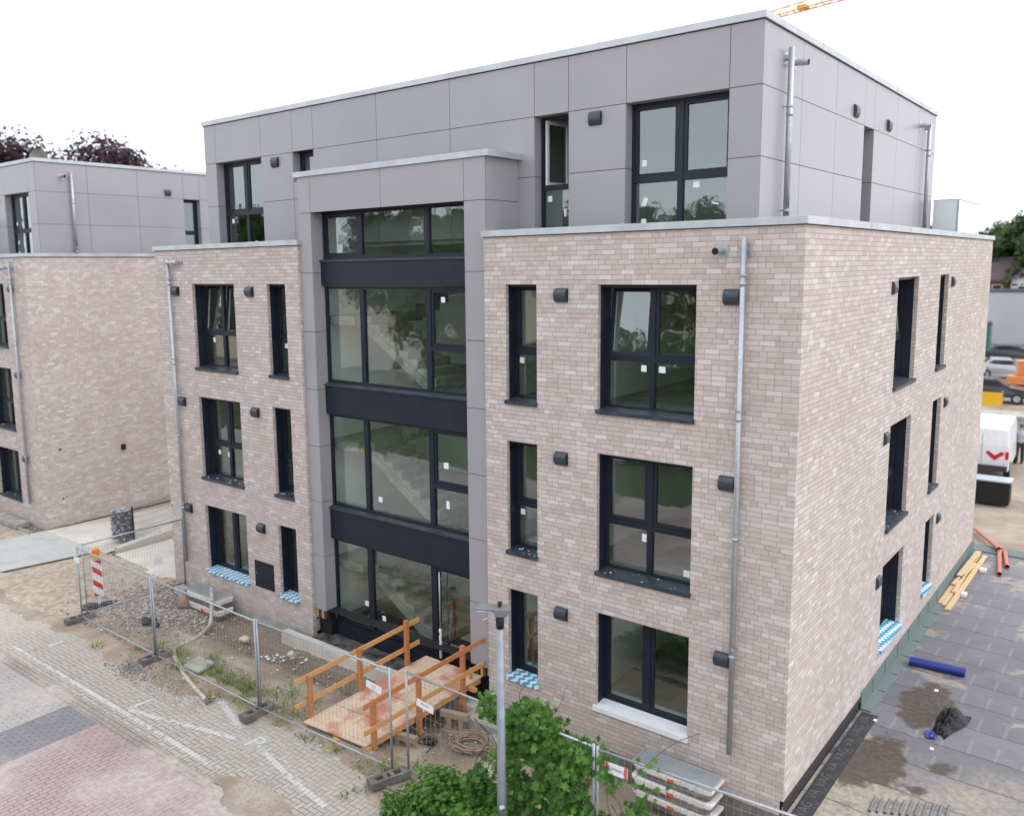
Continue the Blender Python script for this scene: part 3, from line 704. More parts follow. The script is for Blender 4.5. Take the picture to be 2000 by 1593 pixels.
        for k, zf in enumerate((.40, 3.30, 6.22)):
            hgt = 2.92/2
            n = 8
            for i in range(n):      # flight 1 up to the left, behind the glass
                xa = -7.9-i*.28; stt.box(xa-.28, xa, .85, 1.95, zf+hgt*i/n-.12 if i else zf, zf+hgt*(i+1)/n)
            stt.box(-11.2, -10.14, .62, 2.9, zf+hgt-.2, zf+hgt)
            for i in range(n):
                xa = -10.14+i*.28; stt.box(xa, xa+.28, 2.05, 2.9, zf+hgt+hgt*i/n-.12, zf+hgt+hgt*(i+1)/n)
            stt.prism([(-7.9, zf+.0-.05), (-10.14, zf+hgt-.05), (-10.14, zf+hgt-.27), (-7.9, zf-.27)], .8, .86, 'y')
        stt.build('stair_flight', 'stair', B)
        so = MB(Tf); so.box(XB+.1, XA-.1, 4.6, 4.7, .3, 9.9)
        so.box(XB+.07, XB+.1, .6, 4.6, .3, 9.9); so.box(XA-.1, XA-.07, .6, 4.6, .3, 9.9)
        so.build('stairwell_wall', 'plaster', B)
        y_ = MB(Tf); y_.tube([(-10.2, .75, 4.55), (-10.15, .76, 4.66)], .09, 10, True, [.1, .07]); y_.build('handrail_cap', 'yellow', B, smooth=True)
        # sockets on the room wall seen through the glass
        sk = MB(Tf)
        for zf in (6.22, 3.30):
            for dy in (1.0, 1.16): sk.box(-4.035, -4.03, dy, dy+.1, zf+.42, zf+.52)
        sk.build('wall_socket', 'frame', B)
        # black packed recess under the cladding piers
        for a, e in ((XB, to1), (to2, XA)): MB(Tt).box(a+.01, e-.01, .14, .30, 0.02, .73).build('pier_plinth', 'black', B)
        for x, w in ((XB+.03, .07), (XB+.21, .08), (to1-.11, .06), (XA-.12, .06), (XA-.30, .07)):
            MB(Tt).box(x, x+w, .03, .10, .50 if w > .065 else .56, .70).build('timber_packer', 'timber', B)
        for x in (XB+.11, XB+.30, XA-.22, XA-.42): MB(Tt).box(x, x+.07, .02, .12, .52, .715).build('bracket_block', 'rubber', B)
        # cable ends, splash, meter hatch, number plate
        hm = MB(Tf); hm.box(-13.445, -12.685, -.012, .01, .80, 1.49); ho = hm.build('meter_hatch', 'frame', B)
        l = MB(Tf); l.tube([(-13.38, -.018, 1.16), (-13.38, -.011, 1.16)], .014, 8); l.build('lock', 'galv', ho)
        np_ = MB(Tf); np_.box(-17.13, -17.03, -.012, -.002, 2.22, 2.38); npo = np_.build('number_plate', 'white', B)
        l = MB(Tf); l.box(-17.115, -17.045, -.0145, -.0125, 2.24, 2.36); 
        l.build('plate_field', 'blue', npo)
        l = MB(Tf); text_into(l, '2', .11, lambda v: (-17.08+v.x, -.0155, 2.30+v.y)); l.build('house_number', 'white', npo, fix=False)
        cb = MB(Tf); cb.tube([(-6.02, .02, 1.75), (-6.0, -.06, 1.82), (-5.93, -.13, 1.83), (-5.85, -.12, 1.9)][::1], .008, 5); cb.build('cable_stub', 'white', B, smooth=True)
        sp = MB(Tf); sp.box(XL+.02, XB-.0, -.008, .02, -.3, .06); sp.build('plinth', 'conc', B)
        sp = MB(Tf); sp.box(XA+.0, -.0, .012, .06, -.6, .03); sp.build('plinth', 'conc_dark', B)
        sp = MB(Ts); sp.box(.0, 4.31, .015, .05, -.5, .285); sp.build('plinth', 'bitumen', B)
        bm_ = MB(Ts); bm_.box(.0, 4.31, -.004, .014, .19, .28); bm_.build('brown_membrane_strip', 'redbrown', B)
    else:
        sp = MB(Tf); sp.box(XL, 0-.02, .01, .05, -.2, .03); sp.build('plinth', 'conc', B)
        s = MB(Tt); s.box(to1, to2, .3, .36, .4, 9.99); s.build('stair_glazing', 'frame', B)
        for (y, z, r) in ((.66, 2.74, .05), (2.98, 2.43, .08)):
            l = MB(Ts)
            if r < .06: l.tube([(y, -.09, z), (y+.03, 0, z)], .03, 8, True, [.035, .025])
            else: l.box(y-.07, y+.07, -.09, .0, z-.1, z+.1)
            l.build('wall_lamp', 'black', B)
        l = MB(Ts); l.box(.64, .70, -.006, .002, .96, 1.02); l.box(.78, .81, -.006, .002, .98, 1.03); l.build('wall_hole', 'black', B)
    # ---- ventilation hoods
    zs = (8.235, 5.305, 2.37)
    for z in zs:
        vent(B, Tf, -1.06, z); 
        if full:
            vent(B, Tf, -4.17, z); vent(B, Tf, -16.22, z); vent(B, Tf, -13.07, z)
            vent(B, Ts, 5.14, z); vent(B, Ts, 10.68, z)
    vent(B, Tp, -4.18, 11.37); vent(B, Tp, -13.3, 11.37); vent(B, Tps, 6.16, 11.76); vent(B, Tps, 8.71, 11.76)
    # ---- rainwater pipes
    def pipe(T, u, z0, z1, d, br, r=.045, side=-1, over=None, zo=None, hop=True):
        p = MB(T); p.tube([(u, d, z0), (u, d, z1)], r, 14)
        for z in br: p.tube([(u, d, z-.16), (u, d, z-.10)], r+.006, 14)
        o = p.build('downpipe', 'galv', B, smooth=False)
        o.data.polygons.foreach_set('use_smooth', [len(q.vertices) == 4 for q in o.data.polygons])
        k = MB(T)
        for z in br:
            k.tube([(u, d, z-.015), (u, d, z+.015)], r+.012, 14); k.box(u-.012, u+.012, d+r, 0.0, z-.01, z+.01); k.box(u+r, u+r+.03, d-.01, d+.01, z-.012, z+.012)
        k.build('pipe_clip', 'galv', o)
        k = MB(T); zz = zo
        k.tube([(u, d, zz), (u, 0.0, zz+.03)], r*.95, 12); k.box(u-.10, u+.10, -.006, 0.0, zz-.09, zz+.12)
        k.build('inlet', 'galv', o)
        if over is not None:
            k = MB(T); k.tube([(over, 0, zz+.02), (over, -.24, zz-.0)], .055, 14, False); k.box(over-.11, over+.11, -.008, 0, zz-.10, zz+.12)
            oo = k.build('overflow_spout', 'galv', B)
            k = MB(T); k.tube([(over, -.236, zz), (over, -.239, zz)], .047, 14); k.build('spout_mouth', 'black', oo)
    pipe(Tf, -.87, .83, 9.13, -.09, (8.57, 6.49, 4.58, 2.63), zo=8.93, over=-1.26)
    if full:
        pipe(Tf, -16.40, .86, 9.05, -.09, (8.55, 6.45, 4.5, 2.5), zo=8.98)
        k = MB(Tf); k.tube([(-16.40, -.13, 8.98), (-15.93, -.13, 8.98)], .05, 12); k.box(-16.06, -15.86, -.012, 0, 8.88, 9.10); k.build('overflow_spout', 'galv', B)
    pipe(Tps, 2.09 if full else 2.35, 9.3, 12.26, -.10, (11.32, 9.62), zo=12.08, r=.05, over=2.52 if full else 2.05)
    if full: pipe(Tps, 12.32, 9.3, 12.22, -.10, (11.55,), zo=12.08, r=.05, over=11.7)
    return B

MAIN = building(0, 0, 'large beige brick apartment building with grey top storey and glazed stair tower, filling the middle', True)
NEXT = building(-25.33, .15, 'second beige brick apartment building standing behind the driveway at the left edge', False)

# flood glass balustrade of the roof terrace at the back
BAL = empty('glass_balustrade', (-.5, 13.6, 9.3), 0, 'glass balustrade with milky front panel on the roof terrace behind the grey top storey', 'balustrade')
b = MB(); b.box(-.60, 0.0, -.008, .008, .1, 1.03); b.build('milky_pane', 'frosted', BAL)
b = MB(); b.box(-.008, .008, .03, 3.2, .1, 1.03); b.build('clear_pane', 'clearglass', BAL)
b = MB(); b.box(-.61, .02, -.02, .02, 1.035, 1.065); b.box(-.02, .02, .021, 3.2, 1.035, 1.065); b.box(-.02, .02, -.02, .02, -.1, 1.034); b.box(-.6, .02, -.02, .02, .04, .095); b.build('handrail', 'galv', BAL)

# satellite dish on the neighbouring roof
DS = empty('satellite_dish', (-29.9, 3.2, 12.6), 0, 'grey satellite dish standing on the flat roof of the left building', 'satellite dish')
d = MB(); R_, n = .42, 20
for i in range(5):
    r0, r1 = R_*i/5, R_*(i+1)/5
    for k in range(n):
        a0, a1 = 2*pi*k/n, 2*pi*(k+1)/n
        pts = [(r*cos(a)*.9, -.25*(r/R_)**2, r*sin(a)) for r, a in ((r0, a0), (r1, a0), (r1, a1), (r0, a1))]
        d.q(pts if i else pts[1:] if False else pts)
d.v = [(x*.8-y*.6, y*.8+x*.6, z+.42) for x, y, z in d.v]
d.build('dish_bowl', 'conc', DS, smooth=True, fix=False)
d = MB(); d.tube([(0, 0.02, -.1), (0, 0.02, .42)], .03, 8); d.tube([(0, 0, .2), (.4, -.45, .42)], .012, 6); d.build('mast', 'galv', DS)

# ------------------------------------------------------------------ ground surfaces
def sheet(name, pts, z, mat, kind='structure'):
    m = MB(); m.q([(x, y, z) for x, y in pts]); return prop(m.build(name, mat, fix=False), kind=kind)
def rect(x0, x1, y0, y1): return [(x0, y0), (x1, y0), (x1, y1), (x0, y1)]
g = MB()
g.q([(x, y, -.62) for x, y in rect(-900, 900, -900, 900)])
prop(g.build('ground', 'ground', fix=False), kind='structure')
sheet('site_ground', rect(-120, 60, 17.0, 200), -.03, 'ground')
sheet('site_ground', rect(-90, -21.2, -2.9, 16.99), -.03, 'ground')
sheet('parking_paving', rect(-60, 60, -4.97, -2.6), 0.0, 'paving')
prop(MB().box(-60, 60, -5.27, -4.95, -.2, -.006).build('gutter', 'gutter'), kind='structure')
sheet('road', rect(-60, -12.74, -60, -5.254), .002, 'road_grey')
sheet('road_band', rect(-12.736, -11.56, -60, -5.254), .003, 'road_dark')
sheet('road_red_paving', rect(-11.556, 60, -60, -5.254), .004, 'road_red')
sheet('driveway', [(-25.55, -2.62), (-22.28, -2.62), (-21.75, .12), (-25.33, .12)], .012, 'drive')
sheet('driveway_kerb', [(-22.276, -2.62), (-22.19, -2.62), (-21.66, .12), (-21.746, .12)], .02, 'conc')
sheet('driveway_gutter', rect(-60, -22.19, -2.86, -2.624), .016, 'conc')
# concrete ramp between the buildings and the path beside it
r = MB(); r.q([(-25.3, .124, .012), (-21.30, .124, .012), (-21.30, 6, .45), (-25.3, 6, -.12)]); r.q([(-25.3, 6, -.12), (-21.30, 6, .45), (-21.3, 17, .6), (-25.3, 17, -.12)])
prop(r.build('ramp_surface', 'creamconc', fix=False), kind='structure')
sheet('concrete_path', [(-20.95, .22), (-19.6, .12), (-17.2, -.30), (-17.2, 17), (-20.95, 17)], .03, 'creamconc')
# sand that has spilled over the paving
def blobsheet(name, pts, z, mat, jit=.18, sub=6, seed=1):
    rnd = random.Random(seed); out = []
    n = len(pts)
    for i in range(n):
        a, b_ = Vector(pts[i]), Vector(pts[(i+1) % n]); nn = (b_-a).orthogonal().normalized()
        for k in range(sub):
            out.append(tuple(a.lerp(b_, k/sub) + nn*rnd.uniform(-jit, jit)))
    return sheet(name, out, z, mat)
blobsheet('sand_patch', [(-8.25, -4.85), (-7.3, -4.40), (-6.2, -4.75), (-5.6, -5.3), (-6.6, -5.45), (-7.4, -5.25)], .0085, 'sand', .07, 7, 3)
blobsheet('sand_patch', [(-20.4, -2.7), (-17.2, -2.6), (-16.8, -3.55), (-18.4, -3.75), (-21.6, -3.55)], .006, 'sand', .14, 7, 5)

# relief of the strip between fence and building
from mathutils import noise as NZ
def edge_y(x):
    P = [(-22, -3.5), (-18.4, -3.64), (-15, -3.74), (-13, -4.0), (-11.3, -3.66), (-10.3, -3.2), (-9.2, -3.5), (-8.4, -3.08), (-7.4, -3.08), (-6.3, -3.37), (-5.2, -3.97), (-3, -4.1), (4, -4.1)]
    for (a, b_), (c_, d_) in zip(P[:-1], P[1:]):
        if x <= c_: return b_+(d_-b_)*(x-a)/(c_-a)
    return -4.1
def sstep(a, b_, v): t = max(0, min(1, (v-a)/(b_-a))); return t*t*(3-2*t)
def soil_z(x, y):
    e = edge_y(x)+.30*NZ.noise(Vector((x*1.7, y*1.7, 3)))+.12*NZ.noise(Vector((x*6, y*6, 1)))
    k = sstep(-.10, .38, y-e)
    h = -.022+.060*k + k*(.05*NZ.noise(Vector((x*.9, y*.9, 0)))+.022*NZ.noise(Vector((x*3.5, y*3.5, 7)))+.008*NZ.noise(Vector((x*12, y*12, 7))))
    h += .13*math.exp(-((x+15.9)**2/1.6+(y+1.35)**2/.5)) + .07*math.exp(-((x+14.6)**2/.5+(y+2.2)**2/.2))
    h -= .22*sstep(-16.3, -15.6, x)*sstep(-1.7, -1.0, y)*sstep(-6.0, -8.0, x)
    h += -.035*sstep(-16.4, -17.6, x)*(math.exp(-((y+2.35+.25*sin(x*.9))/.13)**2)+math.exp(-((y+3.25+.25*sin(x*.9+.4))/.12)**2)+.7*math.exp(-((y+1.3-.2*x*.15)/.15)**2))
    h -= .30*sstep(-4.9, -3.6, x)*sstep(-3.2, -1.9, y)
    h -= .20*sstep(-7.9, -6.9, x)*sstep(-2.8, -2.2, y)
    return h
s = MB(); X0, X1_, YA, YB, st_ = -21.6, 3.0, -4.5, .16, .07
nx, ny = int((X1_-X0)/st_), int((YB-YA)/st_)
s.v = [(X0+i*st_, YA+j*st_, soil_z(X0+i*st_, YA+j*st_)) for j in range(ny+1) for i in range(nx+1)]
s.f = [(j*(nx+1)+i, j*(nx+1)+i+1, (j+1)*(nx+1)+i+1, (j+1)*(nx+1)+i) for j in range(ny) for i in range(nx)]
s.mi = [0]*len(s.f)
prop(s.build('soil', 'soil', smooth=True, fix=False), kind='structure')
# concrete ledge in front of the stair tower
l = MB(); l.box(-12.0, -6.0, -.40, -.18, -.3, .10); prop(l.build('foundation_ledge', 'creamconc', bevel=.015), 'pale concrete foundation ledge along the foot of the brick wall left of the wooden ramp', 'ledge')
l = MB(); MAT['blackslab'] = simple('blackened_slab', (.075, .07, .068), .8, 0, .7, 5, .3, .4); l.box(-11.2, -5.95, -.176, .36, -.3, .075); prop(l.build('entrance_slab', 'blackslab', bevel=.01), 'dark concrete strip below the entrance glazing, behind the pale ledge', 'slab')
l = MB(); l.box(-6.0, -5.0, -.75, -.02, -.5, .06); prop(l.build('foundation_block', 'conc'), 'grey concrete block foundation under the upper end of the wooden ramp', 'block')

# stones
def stones(name, n, region, rmin, rmax, mats, seed, label=None, cat=None, kind='stuff', zf=soil_z):
    rnd = random.Random(seed); m = MB()
    for _ in range(n):
        x, y = region(rnd); r = rmin+(rmax-rmin)*rnd.random()**3; z = zf(x, y)
        b_ = len(m.v); q = Matrix.Rotation(rnd.random()*6.28, 3, 'Z') @ Matrix.Rotation(rnd.random()*.6, 3, 'X')
        P = [Vector((1, 0, 0)), Vector((-1, 0, 0)), Vector((0, 1, 0)), Vector((0, -1, 0)), Vector((0, 0, .75)), Vector((0, 0, -.7)), Vector((.6, .6, .45)), Vector((-.6, .55, .4)), Vector((-.55, -.6, .45)), Vector((.6, -.6, .4))]
        P = [q @ (p*r*rnd.uniform(.75, 1.2)) for p in P]
        m.v += [(x+p.x, y+p.y, z+r*.3+p.z) for p in P]
        mi = rnd.randrange(len(mats))
        for f in ((0, 6, 4), (6, 2, 4), (2, 7, 4), (7, 1, 4), (1, 8, 4), (8, 3, 4), (3, 9, 4), (9, 0, 4), (0, 2, 6), (2, 1, 7), (1, 3, 8), (3, 0, 9), (0, 5, 2), (2, 5, 1), (1, 5, 3), (3, 5, 0)):
            m.f.append(tuple(b_+i for i in f)); m.mi.append(mi)
    return prop(m.build(name, mats, fix=False), label, cat, kind=kind)
MAT['st1'] = simple('pinkish_stone', (.38, .30, .27), .9); MAT['st2'] = simple('pale_stone', (.50, .46, .42), .9); MAT['st3'] = simple('grey_stone', (.24, .23, .23), .9); MAT['st4'] = simple('dark_slate_chip', (.13, .135, .155), .8)
stones('gravel', 5200, lambda r: (r.gauss(-15.9, 1.0), min(-.05, max(-3.0, r.gauss(-1.5, .75)))), .012, .05, ['st1', 'st2', 'st3', 'st1'], 1, 'loose pinkish gravel heaped behind the left fence panels', 'gravel')
stones('rubble', 800, lambda r: (r.uniform(-14, -5.0), r.uniform(-3.3, -.3)), .008, .045, ['st1', 'st2', 'st3'], 2, 'scattered small stones on the bare soil behind the fence', 'rubble')
stones('slate_chips', 700, lambda r: (r.gauss(-13.1, .33), r.gauss(-3.62, .17)), .008, .028, ['st4', 'st3'], 3, 'dark slate chips spilled on the paving beside the fence foot', 'slate chips', zf=lambda x, y: max(0, soil_z(x, y)))
stones('grit', 1300, lambda r: (r.uniform(-12.6, -10.4), r.uniform(-4.0, -3.2)), .006, .022, ['st1', 'st2', 'st3'], 4, 'fine grit spilled over the paving edge near the concrete slab', 'grit', zf=lambda x, y: max(0, soil_z(x, y)))
stones('slate_gravel', 900, lambda r: (r.uniform(-31, -25.45), r.uniform(-.25, .13)), .012, .03, ['st4', 'st4', 'st3'], 6, 'dark slate gravel strip at the foot of the left building', 'gravel', zf=lambda x, y: .0)

stones('paving_grit', 2600, lambda r: (r.uniform(-17, -5.2), r.gauss(-4.6, .9)), .003, .011, ['st3', 'st1', 'st4', 'st2'], 12, 'tiny loose grit scattered over the paving in front of the fence', 'grit', zf=lambda x, y: .004)
# road markings
PZ = .0055
mk = MB(); mk.q([(-16.6, -4.73, PZ), (-8.35, -4.775, PZ), (-8.35, -4.675, PZ), (-16.6, -4.64, PZ)])
prop(mk.build('road_marking', 'paint', fix=False), kind='structure')
def strip(pts, w):
    mk = MB()
    for a, b_ in zip(pts[:-1], pts[1:]):
        a, b_ = Vector(a), Vector(b_); nn = (b_-a).orthogonal().normalized()*w/2
        mk.q([(*(a-nn), PZ), (*(b_-nn), PZ), (*(b_+nn), PZ), (*(a+nn), PZ)])
    return prop(mk.build('road_marking', 'paint', fix=False), kind='structure')
strip([(-11.55, -4.58), (-10.74, -4.40), (-9.86, -4.15), (-8.95, -3.93)], .11)
strip([(-8.4, -3.80), (-7.61, -4.0), (-6.85, -4.15), (-6.0, -4.28)], .11)
strip([(-11.63, -4.54), (-11.56, -4.05)], .09)
strip([(-10.41, -3.24), (-9.15, -3.62)], .13)
strip([(-15.9, -4.2), (-15.9, -3.85)], .09)
t = MB(); t.box(-8.74, -8.30, -4.04, -3.53, -.02, .0045); prop(t.build('parking_tile', 'conc'), kind='structure')
t = MB(); text_into(t, 'P', .56, lambda v: (-8.52+v.x*1.05, -3.79+v.y, PZ+.003))
MAT['ppaint'] = simple('parking_letter_paint', (.52, .51, .48), .7, 0, .15, 20)
prop(t.build('parking_marking', 'ppaint', fix=False), kind='structure')

# ------------------------------------------------------------------ roof terrace on the right
sheet('terrace_roof', rect(.0, 14, .12, 16.35), 0.0, 'roof')
prop(MB().box(0.03, 14, .06, .118, -.6, -.002).build('terrace_edge', 'bitumen'), kind='structure')
prop(MB().box(-.3, 14, 16.354, 17.05, -.2, .03).build('terrace_upstand', 'green_felt'), kind='structure')
f = MB(); f.prism([(.003, .0), (.003, .36), (.022, .36), (.028, .035), (.21, .022), (.215, .003)], 4.31, 16.3, 'y')
f.v = [(x, y, z) for x, y, z in f.v]
FL = prop(f.build('felt_flashing', 'green_felt'), 'grey-green felt flashing running along the foot of the side brick wall', 'flashing')
e = MB()
for yy in (5.3, 6.25, 7.3, 8.3, 9.3, 10.3, 11.3): e.box(.022, .218, yy, yy+.012, .012, .034); e.box(.022, .03, yy-.2, yy-.188, .03, .35)
e.build('lap_joint', 'bitumen', FL)
f = MB(); f.box(.06, .36, .13, 4.25, .0, .006); STR = prop(f.build('printed_felt_strip', 'bitumen'), 'black felt strip with pale printed lettering beside the foot of the side brick wall', 'felt strip')
t = MB()
for i in range(8):
    y0 = .45+i*.50
    text_into(t, 'VAG' if i % 2 == 0 else 'VA', .26, lambda v, y0=y0: (.19-v.y*.9, y0+v.x*.9, .0075)); text_into(t, 'EU Safe', .07, lambda v, y0=y0: (.31-v.y, y0+.2+v.x, .0075))
MAT['print'] = simple('pale_print', (.10, .105, .11), .7, 0, .3, 30); t.build('printed_lettering', 'print', STR, fix=False)

# ------------------------------------------------------------------ construction fence
def fence_panel(L=3.45, H=1.92, signs=()):
    P = empty('construction_fence')
    f = MB(); r = .021
    f.tube([(0, 0, 0), (0, 0, H+.05)], r, 8); f.tube([(L, 0, 0), (L, 0, H+.05)], r, 8)
    f.tube([(0, 0, H), (L, 0, H)], r*.9, 8); f.tube([(0, 0, .12), (L, 0, .12)], r*.9, 8)
    f.build('frame', 'fence', P, smooth=True)
    w = MB(); n = int(L/.1)
    for i in range(1, n): w.beam((i*L/n, 0, .12), (i*L/n, 0, H), .0032, .0032, (1, 0, 0))
    for z in (.38, .66, .95, 1.24, 1.53, 1.76): w.beam((0, .004, z), (L, .004, z), .0035, .0035)
    w.build('wire_mesh', 'wire', P)
    return P
FP = fence_panel()
gname = 'mobile construction fence panels'
posts = [(-16.70, -2.97), (-13.14, -3.04), (-9.30, -3.08), (-5.72, -2.97)]
spots = [((-16.66, -2.97), (-13.17, -3.04), 'construction fence panel beside the warning beacon, in front of the gravel heap'),
         ((-13.09, -3.04), (-9.33, -3.08), 'construction fence panel crossed by the muddy hose, in front of the left light wells'),
         ((-9.25, -3.08), (-5.74, -2.97), 'construction fence panel in front of the lower end of the wooden ramp'),
         ((-5.44, -2.87), (-1.72, -2.93), 'construction fence panel behind the street lamp, half covered by hop leaves'),
         ((-1.64, -2.95), (1.85, -2.72), 'construction fence panel in front of the stacked light wells at the brick corner'),
         ((-16.72, -2.80), (-16.66, -.02), 'short construction fence panel running from the beacon back to the brick wall')]
fences = []
for i, (a, b_, lab) in enumerate(spots):
    o = FP if i == 0 else copy_tree(FP)
    dx, dy = b_[0]-a[0], b_[1]-a[1]; Ln = math.hypot(dx, dy)
    o.location = (a[0], a[1], .03 if i < 3 else 0.05); o.rotation_euler = (0, 0, math.atan2(dy, dx)); o.scale = (Ln/3.45, 1, 1)
    prop(o, lab, 'fence', gname); fences.append(o)
def placard(par, x, z, w, h, txt=None, col='white', tilt=.0, stripes=False):
    m = MB(); M_ = Matrix.Translation((x, -.03, z)) @ Matrix.Rotation(tilt, 4, 'Y')
    m.box(-w/2, w/2, -.002, .002, -h/2, h/2, M=M_); o = m.build('sign', col, par)
    if txt:
        t = MB()
        for k, (tx, sz, dz) in enumerate(txt): text_into(t, tx, sz, lambda v, dz=dz: tuple(M_ @ Vector((v.x, -.004, v.y+dz))))
        t.build('sign_lettering', 'black', o, fix=False)
    if stripes:
        t = MB()
        for sx in (-1, 1): t.box(sx*w/2*.88-.012, sx*w/2*.88+.012, -.005, -.0025, -h/2, h/2, M=M_); t.box(sx*w/2*.74-.006, sx*w/2*.74+.006, -.005, -.0025, -h/2, h/2, M=M_)
        t.build('red_stripe', 'red', o)
    return o
placard(fences[2], 3.1, 1.52, .36, .13, [('Bauzaun', .035, .02), ('Baustelle', .025, -.03)], tilt=.12)
placard(fences[3], .42, 1.46, .36, .13, [('Bauzaun', .05, .02)], tilt=.12)
placard(fences[4], .30, 1.72, .34, .17, [('ZUMAKO', .07, 0)], stripes=True, tilt=.03)
placard(fences[5], 2.55, 1.72, .26, .10); placard(fences[5], 2.5, .95, .30, .22)
placard(fences[0], .02, 1.62, .30, .14)

# fence feet: concrete blocks with hand holes
def fence_foot():
    m = MB(); L, w, h = .72, .23, .14
    for (x0, x1, y0, y1) in ((-L/2, -.24, -w/2, w/2), (-.10, -.03, -w/2, w/2), (.03, .10, -w/2, w/2), (.24, L/2, -w/2, w/2)): m.box(x0, x1, y0, y1, 0, h)
    for y0, y1 in ((-w/2, -.055), (.055, w/2)):
        for x0, x1 in ((-.239, -.101), (-.029, .029), (.101, .239)): m.box(x0, x1, y0, y1, 0, h)
    for x0, x1 in ((-.239, -.101), (-.029, .029), (.101, .239)): m.box(x0, x1, -.054, .054, 0, .035)
    return m.build('fence_foot', 'conc_dark', bevel=.008)
FF = fence_foot()
for i, (x, y, rz, lab) in enumerate([(-16.72, -3.0, 1.5, 'sandy concrete fence foot below the leftmost fence post'), (-13.13, -3.04, 1.55, 'concrete fence foot beside the slate chips'),
        (-9.28, -3.15, 1.58, 'concrete fence foot beside the P marking'), (-5.60, -3.2, 1.25, 'concrete fence foot at the edge of the bush'), (-1.68, -2.95, 1.55, 'concrete fence foot hidden below the hop leaves')]):
    o = FF if i == 0 else FF.copy()
    if i: COL.objects.link(o)
    o.location = (x, y, max(.0, soil_z(x, y))+.005); o.rotation_euler = (0, 0, rz); prop(o, lab, 'fence foot', 'concrete feet of the construction fence')

# ------------------------------------------------------------------ street lamp
LP = empty('street_lamp', (-2.975, -3.45, -.1), radians(38), 'grey street lamp post with flat LED head in front of the hop bush', 'street lamp')
m = MB(); m.tube([(0, 0, 0), (0, 0, 1.2), (0, 0, 3.78)], .06, 16, True, [.076, .068, .048]); MAT['pole'] = simple('galvanised_pole', (.27, .30, .34), .5, .3, .12, 5)
m.build('pole', 'pole', LP, smooth=True)
m = MB(); m.tube([(0, 0, 3.70), (0, 0, 3.90)], .062, 14, True, [.058, .068]); m.build('collar', 'frame', LP, smooth=True)
m = MB(); M_ = Matrix.Translation((0, 0, 3.96)) @ Matrix.Rotation(radians(4), 4, 'Y')
prof = [(.09, -.06), (.15, .04), (.15, .06), (-.02, .06), (-.37, .05), (-.38, .03), (-.10, .012), (-.06, -.06)]
k = len(m.v)
m.prism([(p, q) for p, q in prof], -.11, .11, 'y'); m.v = [tuple(M_ @ Vector(v)) for v in m.v]
MAT['lampgrey'] = simple('lamp_grey', (.16, .165, .18), .5)
m.build('lamp_head', 'lampgrey', LP, bevel=.01)
m = MB(); m.box(-.34, -.14, -.08, .08, .000, .012); m.v = [tuple(M_ @ Vector((x, y, z))) for x, y, z in m.v]; m.build('led_lens', 'white', LP)
m = MB(); m.tube([(.0, 0, 4.04), (0, 0, 4.09)], .03, 10); m.tube([(0, -.05, 4.04), (0, -.05, 4.07)], .02, 8); m.build('sensor', 'black', LP)
m = MB(); m.tube([(0, -.088, .95), (0, -.09, .95)], .04, 12); m.build('door_disc', 'white', LP)

# ------------------------------------------------------------------ warning beacon
WB = empty('warning_beacon', (-17.25, -2.2, 0.0), 0, 'red and white striped warning board with yellow lamp behind the leftmost fence post', 'warning beacon')
WB.rotation_euler = (0, 0, radians(60))
BW, BZ0, BZ1 = .25, .30, 1.30
m = MB(); m.box(-BW/2, BW/2, -.015, .015, BZ0, BZ1); m.build('board', 'white', WB, bevel=.006)
m = MB()
def clipstripe(z):   # slanted bar clipped to the board
    out = []
    poly = [(-BW/2+.012, z+.18), (BW/2-.012, z), (BW/2-.012, z+.15), (-BW/2+.012, z+.33)]
    lo, hi = BZ0+.012, BZ1-.012
    def clip(P, f):
        R_ = []
        for i in range(len(P)):
            a, b_ = P[i], P[(i+1) % len(P)]; fa, fb = f(a), f(b_)
            if fa >= 0: R_.append(a)
            if fa*fb < 0: t_ = fa/(fa-fb); R_.append((a[0]+(b_[0]-a[0])*t_, a[1]+(b_[1]-a[1])*t_))
        return R_
    poly = clip(poly, lambda p: p[1]-lo); return clip(poly, lambda p: hi-p[1]) if poly else []
for z in (.10, .46, .82, 1.14):
    P = clipstripe(z)
    if len(P) > 2: m.prism(P, -.0185, -.0155, 'y')
m.build('red_stripe', 'red', WB)
m = MB(); m.box(-.10, .10, -.06, .06, 1.31, 1.41); m.build('lamp_base', 'yellow', WB, bevel=.015)
m = MB(); m.tube([(0, -.055, 1.515), (0, .055, 1.515)], .115, 20); m.build('lamp_housing', 'yellow', WB, bevel=.012)
m = MB(); m.tube([(0, -.072, 1.515), (0, -.056, 1.515)], .092, 20, True, [.07, .092]); m.build('lamp_lens', 'amber', WB, smooth=False)
m = MB(); m.box(-.03, .03, -.02, .02, .05, .30); m.build('stem', 'white', WB)
m = MB(); m.box(-.42, .42, -.19, .19, .0, .07); m.box(-.30, -.10, -.12, .12, .0705, .11); m.box(.10, .30, -.12, .12, .0705, .11); m.box(-.06, .06, -.08, .08, .0705, .10); m.build('rubber_foot', 'rubber', WB, bevel=.01)
